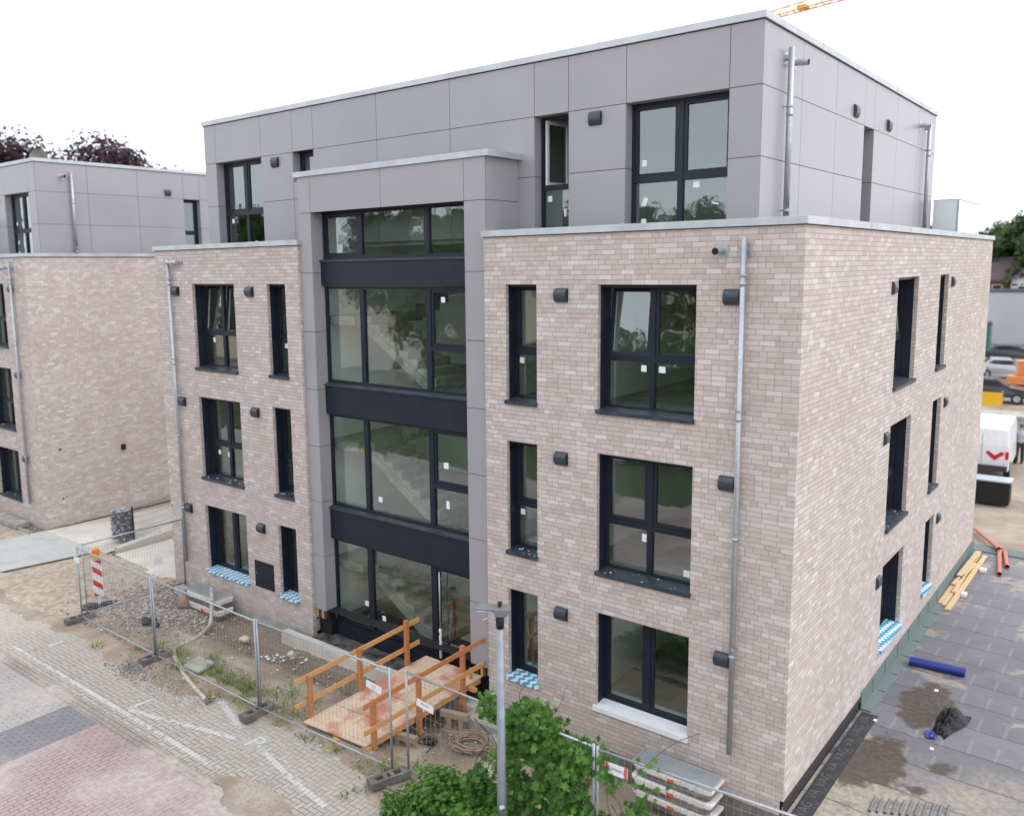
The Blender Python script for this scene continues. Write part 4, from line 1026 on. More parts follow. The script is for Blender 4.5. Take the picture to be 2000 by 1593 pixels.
def lump(name, loc, sx, sy, sz, mat, label, cat, seed, group=None, rz=0.0, sub=3, rough=.35):
    import bmesh
    rnd = random.Random(seed); bm = bmesh.new(); bmesh.ops.create_icosphere(bm, subdivisions=sub, radius=1)
    o_ = Vector((rnd.random()*9, rnd.random()*9, 0))
    for v in bm.verts:
        n_ = 1+rough*NZ.noise(v.co*1.6+o_)+rough*.4*NZ.noise(v.co*4+o_)
        v.co = Vector((v.co.x*sx, v.co.y*sy, max(v.co.z, -.3)*sz))*n_
    me = bpy.data.meshes.new(name); bm.to_mesh(me); bm.free(); me.materials.append(MAT[mat])
    o = bpy.data.objects.new(name, me); COL.objects.link(o); o.location = loc; o.rotation_euler = (0, 0, rz)
    return prop(o, label, cat, group)
m = MB()
for i in range(26):
    a = random.random()*6.28; r_ = random.random()**.5
    x, y = .33*r_*cos(a), .13*r_*sin(a); s_ = random.uniform(.03, .07)
    m.box(-s_, s_, -s_*.7, s_*.7, -s_*.6, s_*.6, M=Matrix.Translation((x, y, .05*(1-r_)+.03)) @ Matrix.Rotation(random.random()*3, 4, 'Z') @ Matrix.Rotation(random.random(), 4, 'X'))
o = m.build('rubber_lumps', 'rubber'); o.location = (-14.78, -2.15, soil_z(-14.78, -2.15)+.05); prop(o, 'black rubber foot broken into lumps on the gravel behind the fence', 'rubber foot')

# ------------------------------------------------------------------ gabion, low wall, mesh fence
GB = empty('gabion', (-21.75, .98, .16), radians(8), 'wire cage pillar filled with dark slate pieces at the end of the ramp wall', 'gabion')
m = MB(); rnd = random.Random(11)
for i in range(620):
    fc = rnd.randrange(5)
    x, y, z = rnd.uniform(-.25, .25), rnd.uniform(-.2, .2), rnd.uniform(.03, .97)
    if fc == 0: y = -.2
    elif fc == 1: x = .25
    elif fc == 2: x = -.25
    elif fc == 3: y = .2
    else: z = .97
    s_ = rnd.uniform(.025, .055)
    m.k = rnd.choice((0, 0, 1, 2, 2))
    m.box(-s_, s_, -s_*.5, s_*.5, -s_*.35, s_*.35, M=Matrix.Translation((x, y, z)) @ Matrix.Rotation(rnd.random()*3, 4, 'Z') @ Matrix.Rotation(rnd.uniform(-.9, .9), 4, 'X'))
m.k = 0; m.box(-.22, .22, -.17, .17, .02, .95)
m.build('slate_filling', ['st4', 'st3', 'zinc'], GB)
m = MB()
for z in [i*.1 for i in range(11)]:
    for a, b_ in (((-.28, -.23), (.28, -.23)), ((.28, -.23), (.28, .23)), ((.28, .23), (-.28, .23)), ((-.28, .23), (-.28, -.23))): m.beam((*a, z+.005), (*b_, z+.005), .005, .005)
for i in range(6):
    x = -.28+.56*i/5
    for y in (-.23, .23): m.beam((x, y, 0), (x, y, 1.01), .005, .005, (1, 0, 0))
    y = -.23+.46*i/5
    for x2 in (-.28, .28): m.beam((x2, y, 0), (x2, y, 1.01), .005, .005, (1, 0, 0))
m.build('wire_cage', 'wire', GB)
m = MB(); m.v = []; w0 = [(-21.22, .42), (-20.98, .42)]
P = [(-21.25, .40, -.1), (-20.98, .40, -.1), (-20.98, 16, -.1), (-21.25, 16, -.1), (-21.25, .40, .17), (-20.98, .40, .17), (-20.98, 6, .62), (-21.25, 6, .62), (-20.98, 16, .7), (-21.25, 16, .7)]
m.v = P; m.f = [(0, 1, 5, 4), (1, 2, 8, 6, 5), (4, 5, 6, 7), (7, 6, 8, 9), (0, 4, 7, 9, 3), (3, 9, 8, 2), (0, 3, 2, 1)]; m.mi = [0]*7
prop(m.build('ramp_wall', 'creamconc'), 'low pale concrete wall rising along the ramp between the two brick buildings', 'wall')
MF = empty('mesh_fence', (-21.45, 1.2, .2), radians(90), 'thin dark wire mesh fence running back from the slate gabion', 'fence')
m = MB()
for i in range(0, 101): m.beam((i*.05, 0, .04+i*.004), (i*.05, 0, 1.0+i*.004), .004, .004, (1, 0, 0))
for z in (.05, .25, .45, .65, .85, .99): m.beam((0, .004, z), (5.0, .004, z+.4), .005, .005)
m.build('mesh_panel', 'frame', MF)
m = MB()
for i in (0, 2.5, 5.0): m.box(i-.02, i+.02, .01, .05, -.1+i*.08, 1.05+i*.08)
m.build('post', 'frame', MF)
st = MB(); st.box(-28.4, -26.35, -.42, .05, 0, .16); prop(st.build('concrete_step', 'conc', bevel=.01), 'grey concrete step in front of the left building', 'step')
kb = MB(); kb.box(-26.35, -25.5, -.36, -.30, -.05, .06); kb.box(-34, -28.4, -.36, -.30, -.05, .06); prop(kb.build('edging_stone', 'conc'), 'thin concrete edging of the slate gravel strip', 'edging')

# ------------------------------------------------------------------ light wells (moulded white shafts)
MAT['mud'] = simple('dried_mud', (.13, .115, .105), .9, 0, .3, 10, .2, .4)
def shaft_mat():
    g = G('muddy_white_shell'); P = g.xyz()
    n = g.noise(5, 5, .65); lim = g.add(.02, g.mul(n, .15))
    c = g.mix(g.ss(g.sub(P[2], lim), .02, -.01), (.80, .79, .76), g.mix(g.noise(14, 4), (.09, .08, .075), (.20, .17, .155)))
    st_ = g.noise(3, 4); c = g.mix(g.mul(g.ss(st_, .5, .7), .35), c, (.4, .37, .33))
    return g.done(g.bsdf(c, .45, 0, None, .4))
MAT['shell'] = shaft_mat()
MAT['logo'] = simple('logo_yellow', (.85, .60, .03), .5)
def light_well(grate=False):
    R_ = empty('light_well'); m = MB(); L, W_, H = 1.42, .46, .21
    n = 6
    def ringp(z, s):
        pts = [(-L/2*s, W_/2)]; 
        c = .09
        pts = [(-L/2*s, W_/2), (-L/2*s, -W_/2*s+c)] + [(-L/2*s+c-c*cos(a*pi/12), -W_/2*s+c-c*sin(a*pi/12)) for a in range(1, 6)] + [(-L/2*s+c, -W_/2*s), (L/2*s-c, -W_/2*s)] + [(L/2*s-c+c*sin(a*pi/12), -W_/2*s+c-c*cos(a*pi/12)) for a in range(1, 6)] + [(L/2*s, -W_/2*s+c), (L/2*s, W_/2)]
        return [(x, y, z) for x, y in pts]
    levels = [(0, .93), (.03, .95), (.15, .985), (.155, 1.02), (.20, 1.03), (H, 1.02)]
    rings = [ringp(z, s_) for z, s_ in levels]; k = len(rings[0])
    for r_ in rings: m.v += r_
    for i in range(len(rings)-1):
        for j in range(k-1): m.f.append((i*k+j, i*k+j+1, (i+1)*k+j+1, (i+1)*k+j)); m.mi.append(0)
        m.f.append((i*k+k-1, i*k, (i+1)*k, (i+1)*k+k-1)); m.mi.append(0)
    m.f.append(tuple(range(k))[::-1]); m.mi.append(0); m.f.append(tuple((len(rings)-1)*k+j for j in range(k))); m.mi.append(0)
    m.build('shell', 'shell', R_, smooth=False)
    b_ = MB(); b_.box(-.055, .055, -W_/2*1.03-.006, -W_/2*.97, .095, .155); bo = b_.build('badge', 'red', R_, bevel=.004)
    t = MB(); text_into(t, 'MEA', .045, lambda v: (v.x, -W_/2*1.03-.0075, .127+v.y)); t.build('badge_lettering', 'logo', bo, fix=False)
    if grate:
        gr = MB()
        for i in range(34): x = -L/2+.03+(L-.06)*i/33; gr.box(x-.002, x+.002, -W_/2+.01, W_/2-.01, H+.004, H+.026)
        for j in range(12): y = -W_/2+.015+(W_-.03)*j/11; gr.box(-L/2+.02, L/2-.02, y-.002, y+.002, H+.008, H+.030)
        gr.build('grating', 'zinc', R_)
        fr_ = MB()
        for (x0, x1, y0, y1) in ((-L/2, L/2, -W_/2-.005, -W_/2+.008), (-L/2, L/2, W_/2-.008, W_/2+.005), (-L/2, -L/2+.012, -W_/2+.009, W_/2-.009), (L/2-.012, L/2, -W_/2+.009, W_/2-.009)): fr_.box(x0, x1, y0, y1, H+.002, H+.034)
        fr_.build('grating_frame', 'zinc', R_)
    return R_
LW = light_well()
spots = [(-1.62, -.42, -.27, 0, 'bottom white light well of the stack by the right brick corner'), (-1.63, -.43, -.03, .01, 'middle white light well of the stack by the right brick corner'),
         (-14.95, -.40, -.20, -.01, 'muddy white light well lying on the soil under the meter hatch side of the wall')]
for i, (x, y, z, rz, lab) in enumerate(spots):
    o = LW if i == 0 else copy_tree(LW); o.location = (x, y, z); o.scale = (1, 1, 1.38 if x < -10 else 1); o.rotation_euler = (0, 0, rz); prop(o, lab, 'light well', 'white light wells stacked against the wall')
LG = light_well(True)
for i, (x, y, z, rz, lab) in enumerate([(-1.62, -.42, .21, -.01, 'topmost white light well with steel grating, in the stack by the right brick corner'), (-14.95, -.40, .09, .0, 'upper white light well with grating at the foot of the left brick wall')]):
    o = LG if i == 0 else copy_tree(LG); o.location = (x, y, z); o.scale = (1, 1, 1.38 if x < -10 else 1); o.rotation_euler = (0, 0, rz); prop(o, lab, 'light well', 'white light wells stacked against the wall')

# ------------------------------------------------------------------ hose, slab, blocks
def smoothpath(P, n=6):
    out = []
    P = [Vector(p) for p in P]
    for i in range(len(P)-1):
        p0, p1, p2, p3 = P[max(i-1, 0)], P[i], P[i+1], P[min(i+2, len(P)-1)]
        for k in range(n):
            t_ = k/n; out.append(.5*((2*p1)+(p2-p0)*t_+(2*p0-5*p1+4*p2-p3)*t_*t_+(3*p1-p0-3*p2+p3)*t_**3))
    out.append(P[-1]); return out
hp = [(-14.75, -.45, .56), (-14.42, -.66, .54), (-14.28, -.78, .30), (-14.05, -1.0, -.05), (-13.6, -1.46, .05), (-13.41, -1.8, .05), (-13.36, -2.11, .05), (-13.3, -2.4, .05), (-12.98, -2.68, .06), (-12.57, -2.85, .06), (-12.2, -2.98, .06), (-11.9, -3.1, .05), (-11.28, -3.27, .04), (-10.62, -3.43, .03)]
m = MB(); m.tube(smoothpath(hp), .05, 10, True); o = m.build('hose', 'hose', smooth=True); prop(o, 'thick muddy hose winding from the light well under the fence', 'hose')
m = MB(); m.tube([(-10.62, -3.43, .035), (-10.47, -3.47, .03)], .05, 8, True, [.045, .06]); m.build('hose_end', 'conc_dark', o)
m = MB(); m.box(-.26, .26, -.24, .24, 0, .08); o = m.build('concrete_slab', 'conc', bevel=.02); o.location = (-12.0, -2.68, .06); o.rotation_euler = (.06, .05, .15); prop(o, 'loose pale concrete slab lying in the weeds at the fence', 'slab')
MAT['dirtywood'] = MAT['oldwood']
m = MB(); m.box(-.16, .16, -.11, .11, 0, .20); o = m.build('foam_block', 'conc', bevel=.02); o.location = (-16.0, -.55, .14); o.rotation_euler = (0, .1, .5); prop(o, 'blue and white labelled block beside the left light wells', 'block')
t = MB(); t.box(-.161, .05, -.113, -.1105, .03, .17); MAT['cyan'] = simple('pale_blue_print', (.30, .52, .62), .6); t.build('printed_label', 'cyan', o)
lump('stump', (-15.65, -.75, .05), .17, .15, .28, 'oldwood', 'brown round block of wood beside the left light wells', 'wood block', 5, rough=.15)
lump('stone', (-12.55, -1.05, -.02), .14, .10, .07, 'st2', 'flat pale stone on the damp soil right of the left light wells', 'stone', 8)
lump('stone', (-10.95, -.95, .0), .10, .08, .08, 'st2', 'small white stone beside the foundation ledge', 'stone', 9)
lump('stone', (-5.1, -.85, -.2), .24, .16, .2, 'conc', 'large pale boulder under the upper end of the wooden ramp', 'stone', 10)
# plastic scraps
m = MB(); rnd = random.Random(4)
for _ in range(26):
    x, y = rnd.uniform(-11.6, -10.6), rnd.uniform(-1.4, -.6); s_ = rnd.uniform(.01, .045)
    m.box(-s_, s_, -s_, s_*.6, -.004, .012, M=Matrix.Translation((x, y, soil_z(x, y)+.02)) @ Matrix.Rotation(rnd.random()*6, 4, 'Z') @ Matrix.Rotation(rnd.uniform(-.5, .5), 4, 'X'))
prop(m.build('litter', 'white'), 'white plastic scraps scattered on the soil near the ledge', 'litter', kind='stuff')

# ------------------------------------------------------------------ wooden ramp
RP = empty('wooden_ramp', (0, 0, 0), 0, 'makeshift wooden ramp with orange timber handrails leading up to the entrance door', 'ramp')
FLc, FRc, BRc, BLc = Vector((-8.24, -2.87, .11)), Vector((-6.66, -2.75, .11)), Vector((-6.17, .12, .50)), Vector((-7.72, .12, .50))
def deckpt(s_, t_): a = FLc.lerp(BLc, t_); b_ = FRc.lerp(BRc, t_); return a.lerp(b_, s_)
segs = [0, .245, .5, .745, 1]
for i in range(4):
    m = MB(); a, b_ = segs[i]+.003, segs[i+1]-.003
    c4 = [deckpt(0, a), deckpt(1, a), deckpt(1, b_), deckpt(0, b_)]
    for s0, s1 in (((0, .497), (.503, 1)) if i in (1, 2) else ((0, 1),)):
        c4 = [deckpt(s0, a), deckpt(s1, a), deckpt(s1, b_), deckpt(s0, b_)]
        k = len(m.v); m.v += [tuple(p) for p in c4]+[tuple(p-Vector((0, 0, .024))) for p in c4]
        for f_ in ((0, 1, 2, 3), (7, 6, 5, 4), (0, 4, 5, 1), (1, 5, 6, 2), (2, 6, 7, 3), (3, 7, 4, 0)): m.f.append(tuple(k+q for q in f_)); m.mi.append(0)
    m.build('deck_panel', 'deck', RP)
m = MB()
for s_ in (.03, .5, .965):
    a, b_ = deckpt(s_, .01)-Vector((0, 0, .085)), deckpt(s_, .99)-Vector((0, 0, .085)); m.beam(a, b_, .06, .12)
m.build('deck_joist', 'timber', RP)
def rpost(s_, t_, zb, zt_, nm='rail_post', mat='timber_o'):
    p = deckpt(s_, t_); m = MB(); m.box(p.x-.04, p.x+.04, p.y-.045, p.y+.045, zb, zt_); return m.build(nm, mat, RP, bevel=.003), p
L1 = [(-.02, .07, .08, .98), (-.02, .45, .22, 1.17), (-.02, .84, .42, 1.42)]
R1 = [(1.03, .06, .0, .97), (1.03, .42, -.10, 1.13), (1.03, .80, -.22, 1.34)]
for r_ in (L1, R1):
    for s_, t_, zb, zt_ in r_: rpost(s_, t_, zb, zt_)
for s_, off, t0, t1, mat1, mat2 in ((-.02, -.06, -.03, .97, 'timber', 'timber'), (1.03, .06, -.03, .98, 'timber_o', 'timber')):
    for dz, mt in ((.80, mat1), (.30, mat2)):
        a = deckpt(s_, t0)+Vector((-.06 if s_ < 0 else .055, 0, dz+(.02 if s_ > 0 else 0))); b_ = deckpt(s_, t1)+Vector((-.06 if s_ < 0 else .055, 0, dz+.03))
        m = MB(); m.beam(a, b_, .026, .10); m.build('handrail' if dz > .5 else 'knee_rail', mt, RP, bevel=.002)
m = MB(); p = deckpt(.92, .93); m.box(p.x-.03, p.x+.03, p.y-.03, p.y+.03, p.z, p.z+.22); m.build('timber_offcut', 'timber', RP); m = MB(); p = deckpt(1.05, .85); m.box(p.x-.02, p.x+.16, p.y-.03, p.y+.05, p.z-.08, p.z+.0); m.build('timber_offcut', 'timber', RP)
# trestles that carry the ramp
def trestle(x, y, z0, z1, rz, lab):
    R_ = empty('trestle', (x, y, z0), rz, lab, 'trestle', 'wooden trestles under the ramp')
    h = z1-z0
    m = MB(); m.box(-.30, .30, -.06, .06, h-.12, h); m.build('cap_beam', 'oldwood', R_, bevel=.006)
    for sx in (-.12, .14):
        m = MB(); m.box(sx-.05, sx+.05, -.05, .05, .05, h-.122); m.build('leg', 'oldwood', R_, bevel=.005)
    m = MB(); m.box(-.26, .26, -.12, .12, 0, .05); m.build('base_board', 'oldwood', R_)
trestle(-6.02, -.95, -.20, .22, .25, 'wooden trestle with jutting beam under the upper half of the ramp')
trestle(-6.45, -1.95, -.22, .08, .2, 'low wooden trestle under the lower half of the ramp')
m = MB(); m.box(-7.4, -7.25, -2.95, -2.8, -.02, .07); m.box(-6.75, -6.6, -2.75, -2.6, -.05, .07); prop(m.build('timber_block', 'timber'), 'two short timber blocks wedged under the low end of the ramp', 'block')
def coil(name, c, R0, turns, r, mat, seed, label, zs=.03):
    rnd = random.Random(seed); P = []; n = 22
    for i in range(int(turns*n)):
        a = 2*pi*i/n; k = int(i/n)
        rr_ = R0*(1+.13*sin(a*.37+seed)+.08*sin(a*.91)); P.append((c[0]+rr_*cos(a)+.05*sin(k*2.3), c[1]+rr_*.8*sin(a)+.05*cos(k*1.7), c[2]+zs*.5*(1+sin(a*.6+k))+.004*k))
    P += [(c[0]+R0*1.5, c[1]-.3, c[2])]
    m = MB(); m.tube(P, r, 6); return prop(m.build(name, mat, smooth=True), label, 'cable')
coil('cable_coil', (-5.38, -1.22, soil_z(-5.38, -1.22)+.03), .34, 8, .014, 'browncable', 1, 'coil of pale brown cable on the soil right of the ramp', .10)
coil('cable_coil', (-6.1, -1.62, soil_z(-6.1, -1.62)+.02), .13, 4, .010, 'black', 3, 'small tangle of black and white cable beside the trestle', .05)
m = MB(); m.tube(smoothpath([(-5.75, -.05, .35), (-5.72, -.25, .30), (-5.70, -.33, .0), (-5.68, -.40, -.15), (-5.35, -.7, -.18)]), .017, 8); prop(m.build('conduit', 'white', smooth=True), 'white conduit hanging down beside the upper end of the ramp', 'conduit')

# ------------------------------------------------------------------ things on the terrace roof
def hollow_pipe(mb, a, b_, r, n=18, t=.006):
    mb.tube([a, b_], r, n, False); mb.tube([a, b_], r-t, n, False)
    d = (Vector(b_)-Vector(a)).normalized(); o_ = d.orthogonal().normalized(); c = d.cross(o_)
    for p in (Vector(a), Vector(b_)):
        for k in range(n):
            q = [p+R_*(cos(w)*o_+sin(w)*c) for R_, w in ((r, 2*pi*k/n), (r, 2*pi*(k+1)/n), (r-t, 2*pi*(k+1)/n), (r-t, 2*pi*k/n))]
            mb.q([tuple(x) for x in q])
m = MB(); hollow_pipe(m, (.30, 7.0, .095), (1.36, 7.09, .095), .095); prop(m.build('blue_tube', 'blue', smooth=True, fix=False), 'dark blue plastic tube lying across the roof felt', 'tube')
for i, (a, b_, lab) in enumerate([((.62, 16.9, .07), (.98, 14.3, .07), 'longer orange drain pipe lying on the felt with its open end towards the street'), ((.80, 16.6, .07), (1.06, 15.1, .07), 'shorter orange drain pipe beside the longer one'), ((-.35, 18.6, .10), (.66, 16.5, .14), 'orange drain pipe leaning over the far roof edge')]):
    m = MB(); hollow_pipe(m, a, b_, .06); prop(m.build('drain_pipe', 'orangepipe', smooth=True, fix=False), lab, 'drain pipe', 'orange drain pipes at the far roof edge')
for i, (x0, y0, x1, y1, z, w, h, lab) in enumerate([(-.0+.07, 11.1, .10, 16.0, .03, .10, .05, 'pine plank lying closest to the brick wall'), (.17, 11.0, .20, 15.9, .03, .09, .05, 'pine plank between the wall plank and the outer plank'), (.30, 10.75, .36, 15.9, .03, .12, .05, 'outermost pine plank with its end towards the street'),
        (.10, 12.6, .26, 14.8, .085, .10, .05, 'pine plank lying crosswise on top of the others'), (.22, 12.0, .20, 13.6, .085, .09, .05, 'short pine offcut on top of the planks'), (.12, 13.3, .18, 15.9, .138, .14, .03, 'thin pine board on the very top of the pile')]):
    m = MB(); m.beam((x0+.04, y0, z), (x1+.04, y1, z), w, h); prop(m.build('pine_plank', 'plank', bevel=.003), lab, 'plank', 'pine planks stacked along the side wall')
for (x, y, w, lab) in ((.48, 14.35, .16, 'white foam block beside the far end of the planks'), (.42, 12.0, .12, 'small white foam block beside the middle of the planks')):
    m = MB(); m.box(x, x+w, y, y+.22, .0, .09); prop(m.build('foam_offcut', 'white', bevel=.008), lab, 'foam block')
for (x, y, r_, lab) in ((1.02, 6.05, .035, 'white paper scrap beside the brown stain on the felt'), (1.42, 3.62, .03, 'white paper scrap in front of the black bag'), (.35, 4.05, .03, 'white paper scrap at the end of the green flashing')):
    m = MB(); m.box(x-r_, x+r_, y-r_*1.4, y+r_*1.4, .002, .012); prop(m.build('paper_scrap', 'sticker'), lab, 'paper scrap')
def bag_mat():
    g = G('black_plastic_film'); n = g.noise(5, 4, .6); return g.done(g.bsdf((.006, .006, .008), .34, 0, g.bump(n, .7, .05), .22))
MAT['bag'] = bag_mat()
import bmesh
bm = bmesh.new(); bmesh.ops.create_grid(bm, x_segments=46, y_segments=34, size=1)
for v in bm.verts:
    x, y = v.co.x, v.co.y
    tap = .55+.45*sstep(-1, .5, y); r_ = math.hypot(x, y)
    h = .14*max(0, 1-(x*x+y*y*.8)) + .16*max(0, 1-r_*.8)*(abs(NZ.noise(Vector((x*2.5, y*2.5, 2)))*2)+.5*abs(NZ.noise(Vector((x*6, y*6, 5)))))
    ex = 1+.22*NZ.noise(Vector((x*1.5, y*1.5, 9)))
    v.co = Vector((x*.24*tap*ex, y*.62*ex, max(.004, h)))
me = bpy.data.meshes.new('plastic_bag'); bm.to_mesh(me); bm.free(); me.materials.append(MAT['bag']); me.polygons.foreach_set('use_smooth', [True]*len(me.polygons))
BG = bpy.data.objects.new('plastic_bag', me); COL.objects.link(BG); BG.location = (1.47, 4.72, .005); BG.rotation_euler = (0, 0, -.12); prop(BG, 'crumpled black plastic bag with a blue corner on the roof felt', 'plastic bag')
bm = bmesh.new(); bmesh.ops.create_grid(bm, x_segments=10, y_segments=8, size=1)
for v in bm.verts: v.co = Vector((v.co.x*.09, v.co.y*.13, .03+.04*abs(NZ.noise(Vector((v.co.x*2, v.co.y*2, 0))))))
me = bpy.data.meshes.new('blue_lining'); bm.to_mesh(me); bm.free(); me.materials.append(MAT['blue']); bo = bpy.data.objects.new('blue_lining', me); COL.objects.link(bo); bo.parent = BG; bo.location = (-.08, -.66, 0); bo.rotation_euler = (0, 0, .5)
for i in range(11):
    x = 1.02+i*.10; y = 1.42+.05*i; zt_ = .03
    m = MB(); hollow_pipe(m, (x+.02, y-.42, .022), (x, y, .030), .022, 10, .004)
    ORD = ['first', 'second', 'third', 'fourth', 'fifth', 'sixth', 'seventh', 'eighth', 'ninth', 'tenth', 'eleventh']
    o = m.build('steel_tube', 'lampgrey', smooth=True, fix=False); prop(o, ORD[i]+' short grey tube from the left, in the row at the near felt edge', 'tube', 'row of short grey tubes at the near roof edge')

# ------------------------------------------------------------------ vegetation
def leaf_shape(kind):
    if kind == 'maple':   # five-lobed
        A = [(0, -.5), (.10, -.18), (.42, -.30), (.30, -.02), (.50, .18), (.22, .20), (.0, .55), (-.22, .20), (-.50, .18), (-.30, -.02), (-.42, -.30), (-.10, -.18)]
    elif kind == 'oval': A = [(0, -.5), (.22, -.2), (.25, .1), (0, .5), (-.25, .1), (-.22, -.2)]
    else: A = [(0, -.5), (.3, 0), (0, .5), (-.3, 0)]
    return A
def add_leaf(m, p, nrm, size, kind, rnd, spin=None):
    n_ = Vector(nrm).normalized(); a = n_.orthogonal().normalized(); c = n_.cross(a); w = rnd.random()*6.28 if spin is None else spin
    a, c = cos(w)*a+sin(w)*c, -sin(w)*a+cos(w)*c
    b_ = len(m.v); A = leaf_shape(kind)
    for x, y in A: m.v.append(tuple(Vector(p)+size*(x*a+y*c)+n_*size*(-.25*abs(x)*1.2+.1*y*y)))
    m.f.append(tuple(range(b_, b_+len(A)))); m.mi.append(m.k)
def rvec(r): 
    while True:
        v = Vector((r.uniform(-1, 1), r.uniform(-1, 1), r.uniform(-1, 1)))
        if .1 < v.length < 1: return v
# climbing hop over the fence
rnd = random.Random(21)
HP = empty('hop_vine', (-3.1, -2.9, 0), 0, 'bright green hop vine climbing over the construction fence behind the street lamp', 'climbing plant')
m = MB()
def hop_top(x): # height of leaf mass along x (local)
    return 2.05+.18*sin(x*2.1+.6)+.12*sin(x*5.3)
for i in range(5400):
    x = rnd.uniform(-1.15, 2.15)
    top = hop_top(x); 
    dens = 1.0 if x < 1.25 else .45
    if rnd.random() > dens: continue
    if x > 1.45: top = 1.75+.25*sin(x*9)-(x-1.45)*.5; 
    z = top-(top-.0)*(rnd.random()**1.25); 
    if NZ.noise(Vector((x*1.6, z*1.6, 4)))*1.0 + .28 - max(0, x-.9)*.35 < 0: continue
    if x < -.15 and z > 1.55-(-.15-x)*1.1: continue
    y = rnd.gauss(-.08, .13)
    nn = Vector((rnd.gauss(0, .45), -1+rnd.gauss(0, .3), .9+rnd.gauss(0, .4)))
    add_leaf(m, (x, y, z), nn, rnd.uniform(.075, .165), 'maple', rnd)
for i in range(160):
    x = rnd.uniform(-.68, -.30); z = 1.95+rnd.uniform(-.22, .22); add_leaf(m, (x, rnd.gauss(0, .08), z), (rnd.gauss(0, .5), -1, 1), rnd.uniform(.06, .12), 'maple', rnd)
for sx, sz in ((2.3, 1.95), (2.25, 1.3), (2.2, .9), (2.3, .6), (2.05, 1.0), (2.0, .5), (2.15, 1.6)):
    for i in range(11): add_leaf(m, (sx+rnd.gauss(0, .09), rnd.gauss(-.05, .05), sz+rnd.gauss(0, .10)), (rnd.gauss(0, .5), -1, 1), rnd.uniform(.06, .11), 'maple', rnd)
m.build('foliage', 'leaf_hop', HP, fix=False)
m = MB()
for i in range(16):
    x = rnd.uniform(-.9, 1.8); P = [(x+.12*sin(k*1.3+i)+.05*k*(rnd.random()-.5), -.02+.03*sin(k*2+i), .22*k-.1) for k in range(int(rnd.uniform(5, 10)))]
    m.tube(smoothpath(P, 3), .006, 5)
for P in ([(.6, 0, 2.1), (.75, .05, 2.35), (.82, .1, 2.62)], [(.1, 0, 2.15), (.02, .05, 2.3), (.08, .08, 2.42)], [(2.0, 0, 1.7), (2.3, .2, 2.1), (2.45, .5, 2.2), (2.7, .6, 2.35)]): m.tube(smoothpath(P, 4), .005, 5)
m.build('stem', 'bark', HP, smooth=True)
# low bush left of the lamp
def bush(name, loc, rx, ry, rz_, n, size, mat, kind, label, cat, seed, clumps=14, group=None):
    rnd = random.Random(seed); R_ = empty(name, loc, 0, label, cat, group)
    m = MB(); s_ = MB(); C_ = []
    for _ in range(clumps):
        v = rvec(rnd); v = v.normalized()*rnd.uniform(.35, .9)
        C_.append((Vector((v.x*rx, v.y*ry, rz_*(.95+v.z*.8)*.55)), rnd.uniform(.28, .5)*min(rx, rz_)))
    for c, r_ in C_:
        s_.tube(smoothpath([(c.x*.15, c.y*.15, 0), (c.x*.5, c.y*.5, c.z*.55), tuple(c)], 3), .012, 5, True, None)
        for _ in range(int(n/clumps)):
            d = rvec(rnd).normalized(); p = c+d*r_*rnd.uniform(.45, 1.08)
            if p.z < .02: continue
            add_leaf(m, p, d+Vector((0, -.2, .8))+rvec(rnd)*.5, size*rnd.uniform(.6, 1.3), kind, rnd)
    m.build('foliage', mat, R_, fix=False); s_.build('stem', 'bark', R_, smooth=True)
    return R_
bush('bush', (-4.15, -3.25, -.15), .85, .5, .80, 3600, .085, 'leaf', 'maple', 'dense dark green bush in front of the fence, left of the street lamp', 'bush', 31, 26)
bush('bush', (-4.85, -3.6, -.1), .5, .4, .48, 1300, .07, 'leaf', 'oval', 'small lighter bush left of the dense bush at the picture bottom', 'bush', 33, 14)
bush('bush', (-3.0, -3.9, -.1), .8, .4, .85, 3000, .085, 'leaf', 'maple', 'dark green bush in front of the street lamp foot', 'bush', 35, 22)
bush('bush', (-1.7, -3.3, -.3), .5, .35, .8, 900, .09, 'leaf_hop', 'maple', 'loose green shrub below the hop vine near the stacked light wells', 'bush', 37, 10)
m = MB()
for i in range(12):
    a = (-5.7+.12*i+random.uniform(-.1, .1), -3.3-.06*i, .05)
    m.tube([a, (a[0]+random.uniform(.2, .6), a[1]+random.uniform(-.2, .2), .06)], .02, 6)
prop(m.build('dead_branches', 'oldwood'), 'pile of grey dead branches at the foot of the bush', 'branches')
def weed(loc, h, n, seed, label, kind='blade', spread=.12):
    rnd = random.Random(seed); R_ = empty('weed', loc, 0, label, 'weed', 'weeds growing along the fence')
    m = MB(); L_ = MB()
    for _ in range(n):
        a = rnd.random()*6.28; r_ = rnd.random()*spread; b_ = Vector((r_*cos(a), r_*sin(a), 0)); le = rnd.uniform(.02, .14); hh = h*rnd.uniform(.5, 1)
        t_ = b_+Vector((cos(a)*le, sin(a)*le, hh)); sd = Vector((-sin(a), cos(a), 0))*.004
        m.q([tuple(b_-sd), tuple(b_+sd), tuple(t_+sd*.3), tuple(t_-sd*.3)])
        for k in range(5): add_leaf(L_, b_.lerp(t_, .2+.18*k), rvec(rnd)+Vector((0, 0, .6)), rnd.uniform(.025, .055), 'oval', rnd)
    m.build('stem', 'grass', R_, fix=False); L_.build('leaves', 'grass', R_, fix=False)
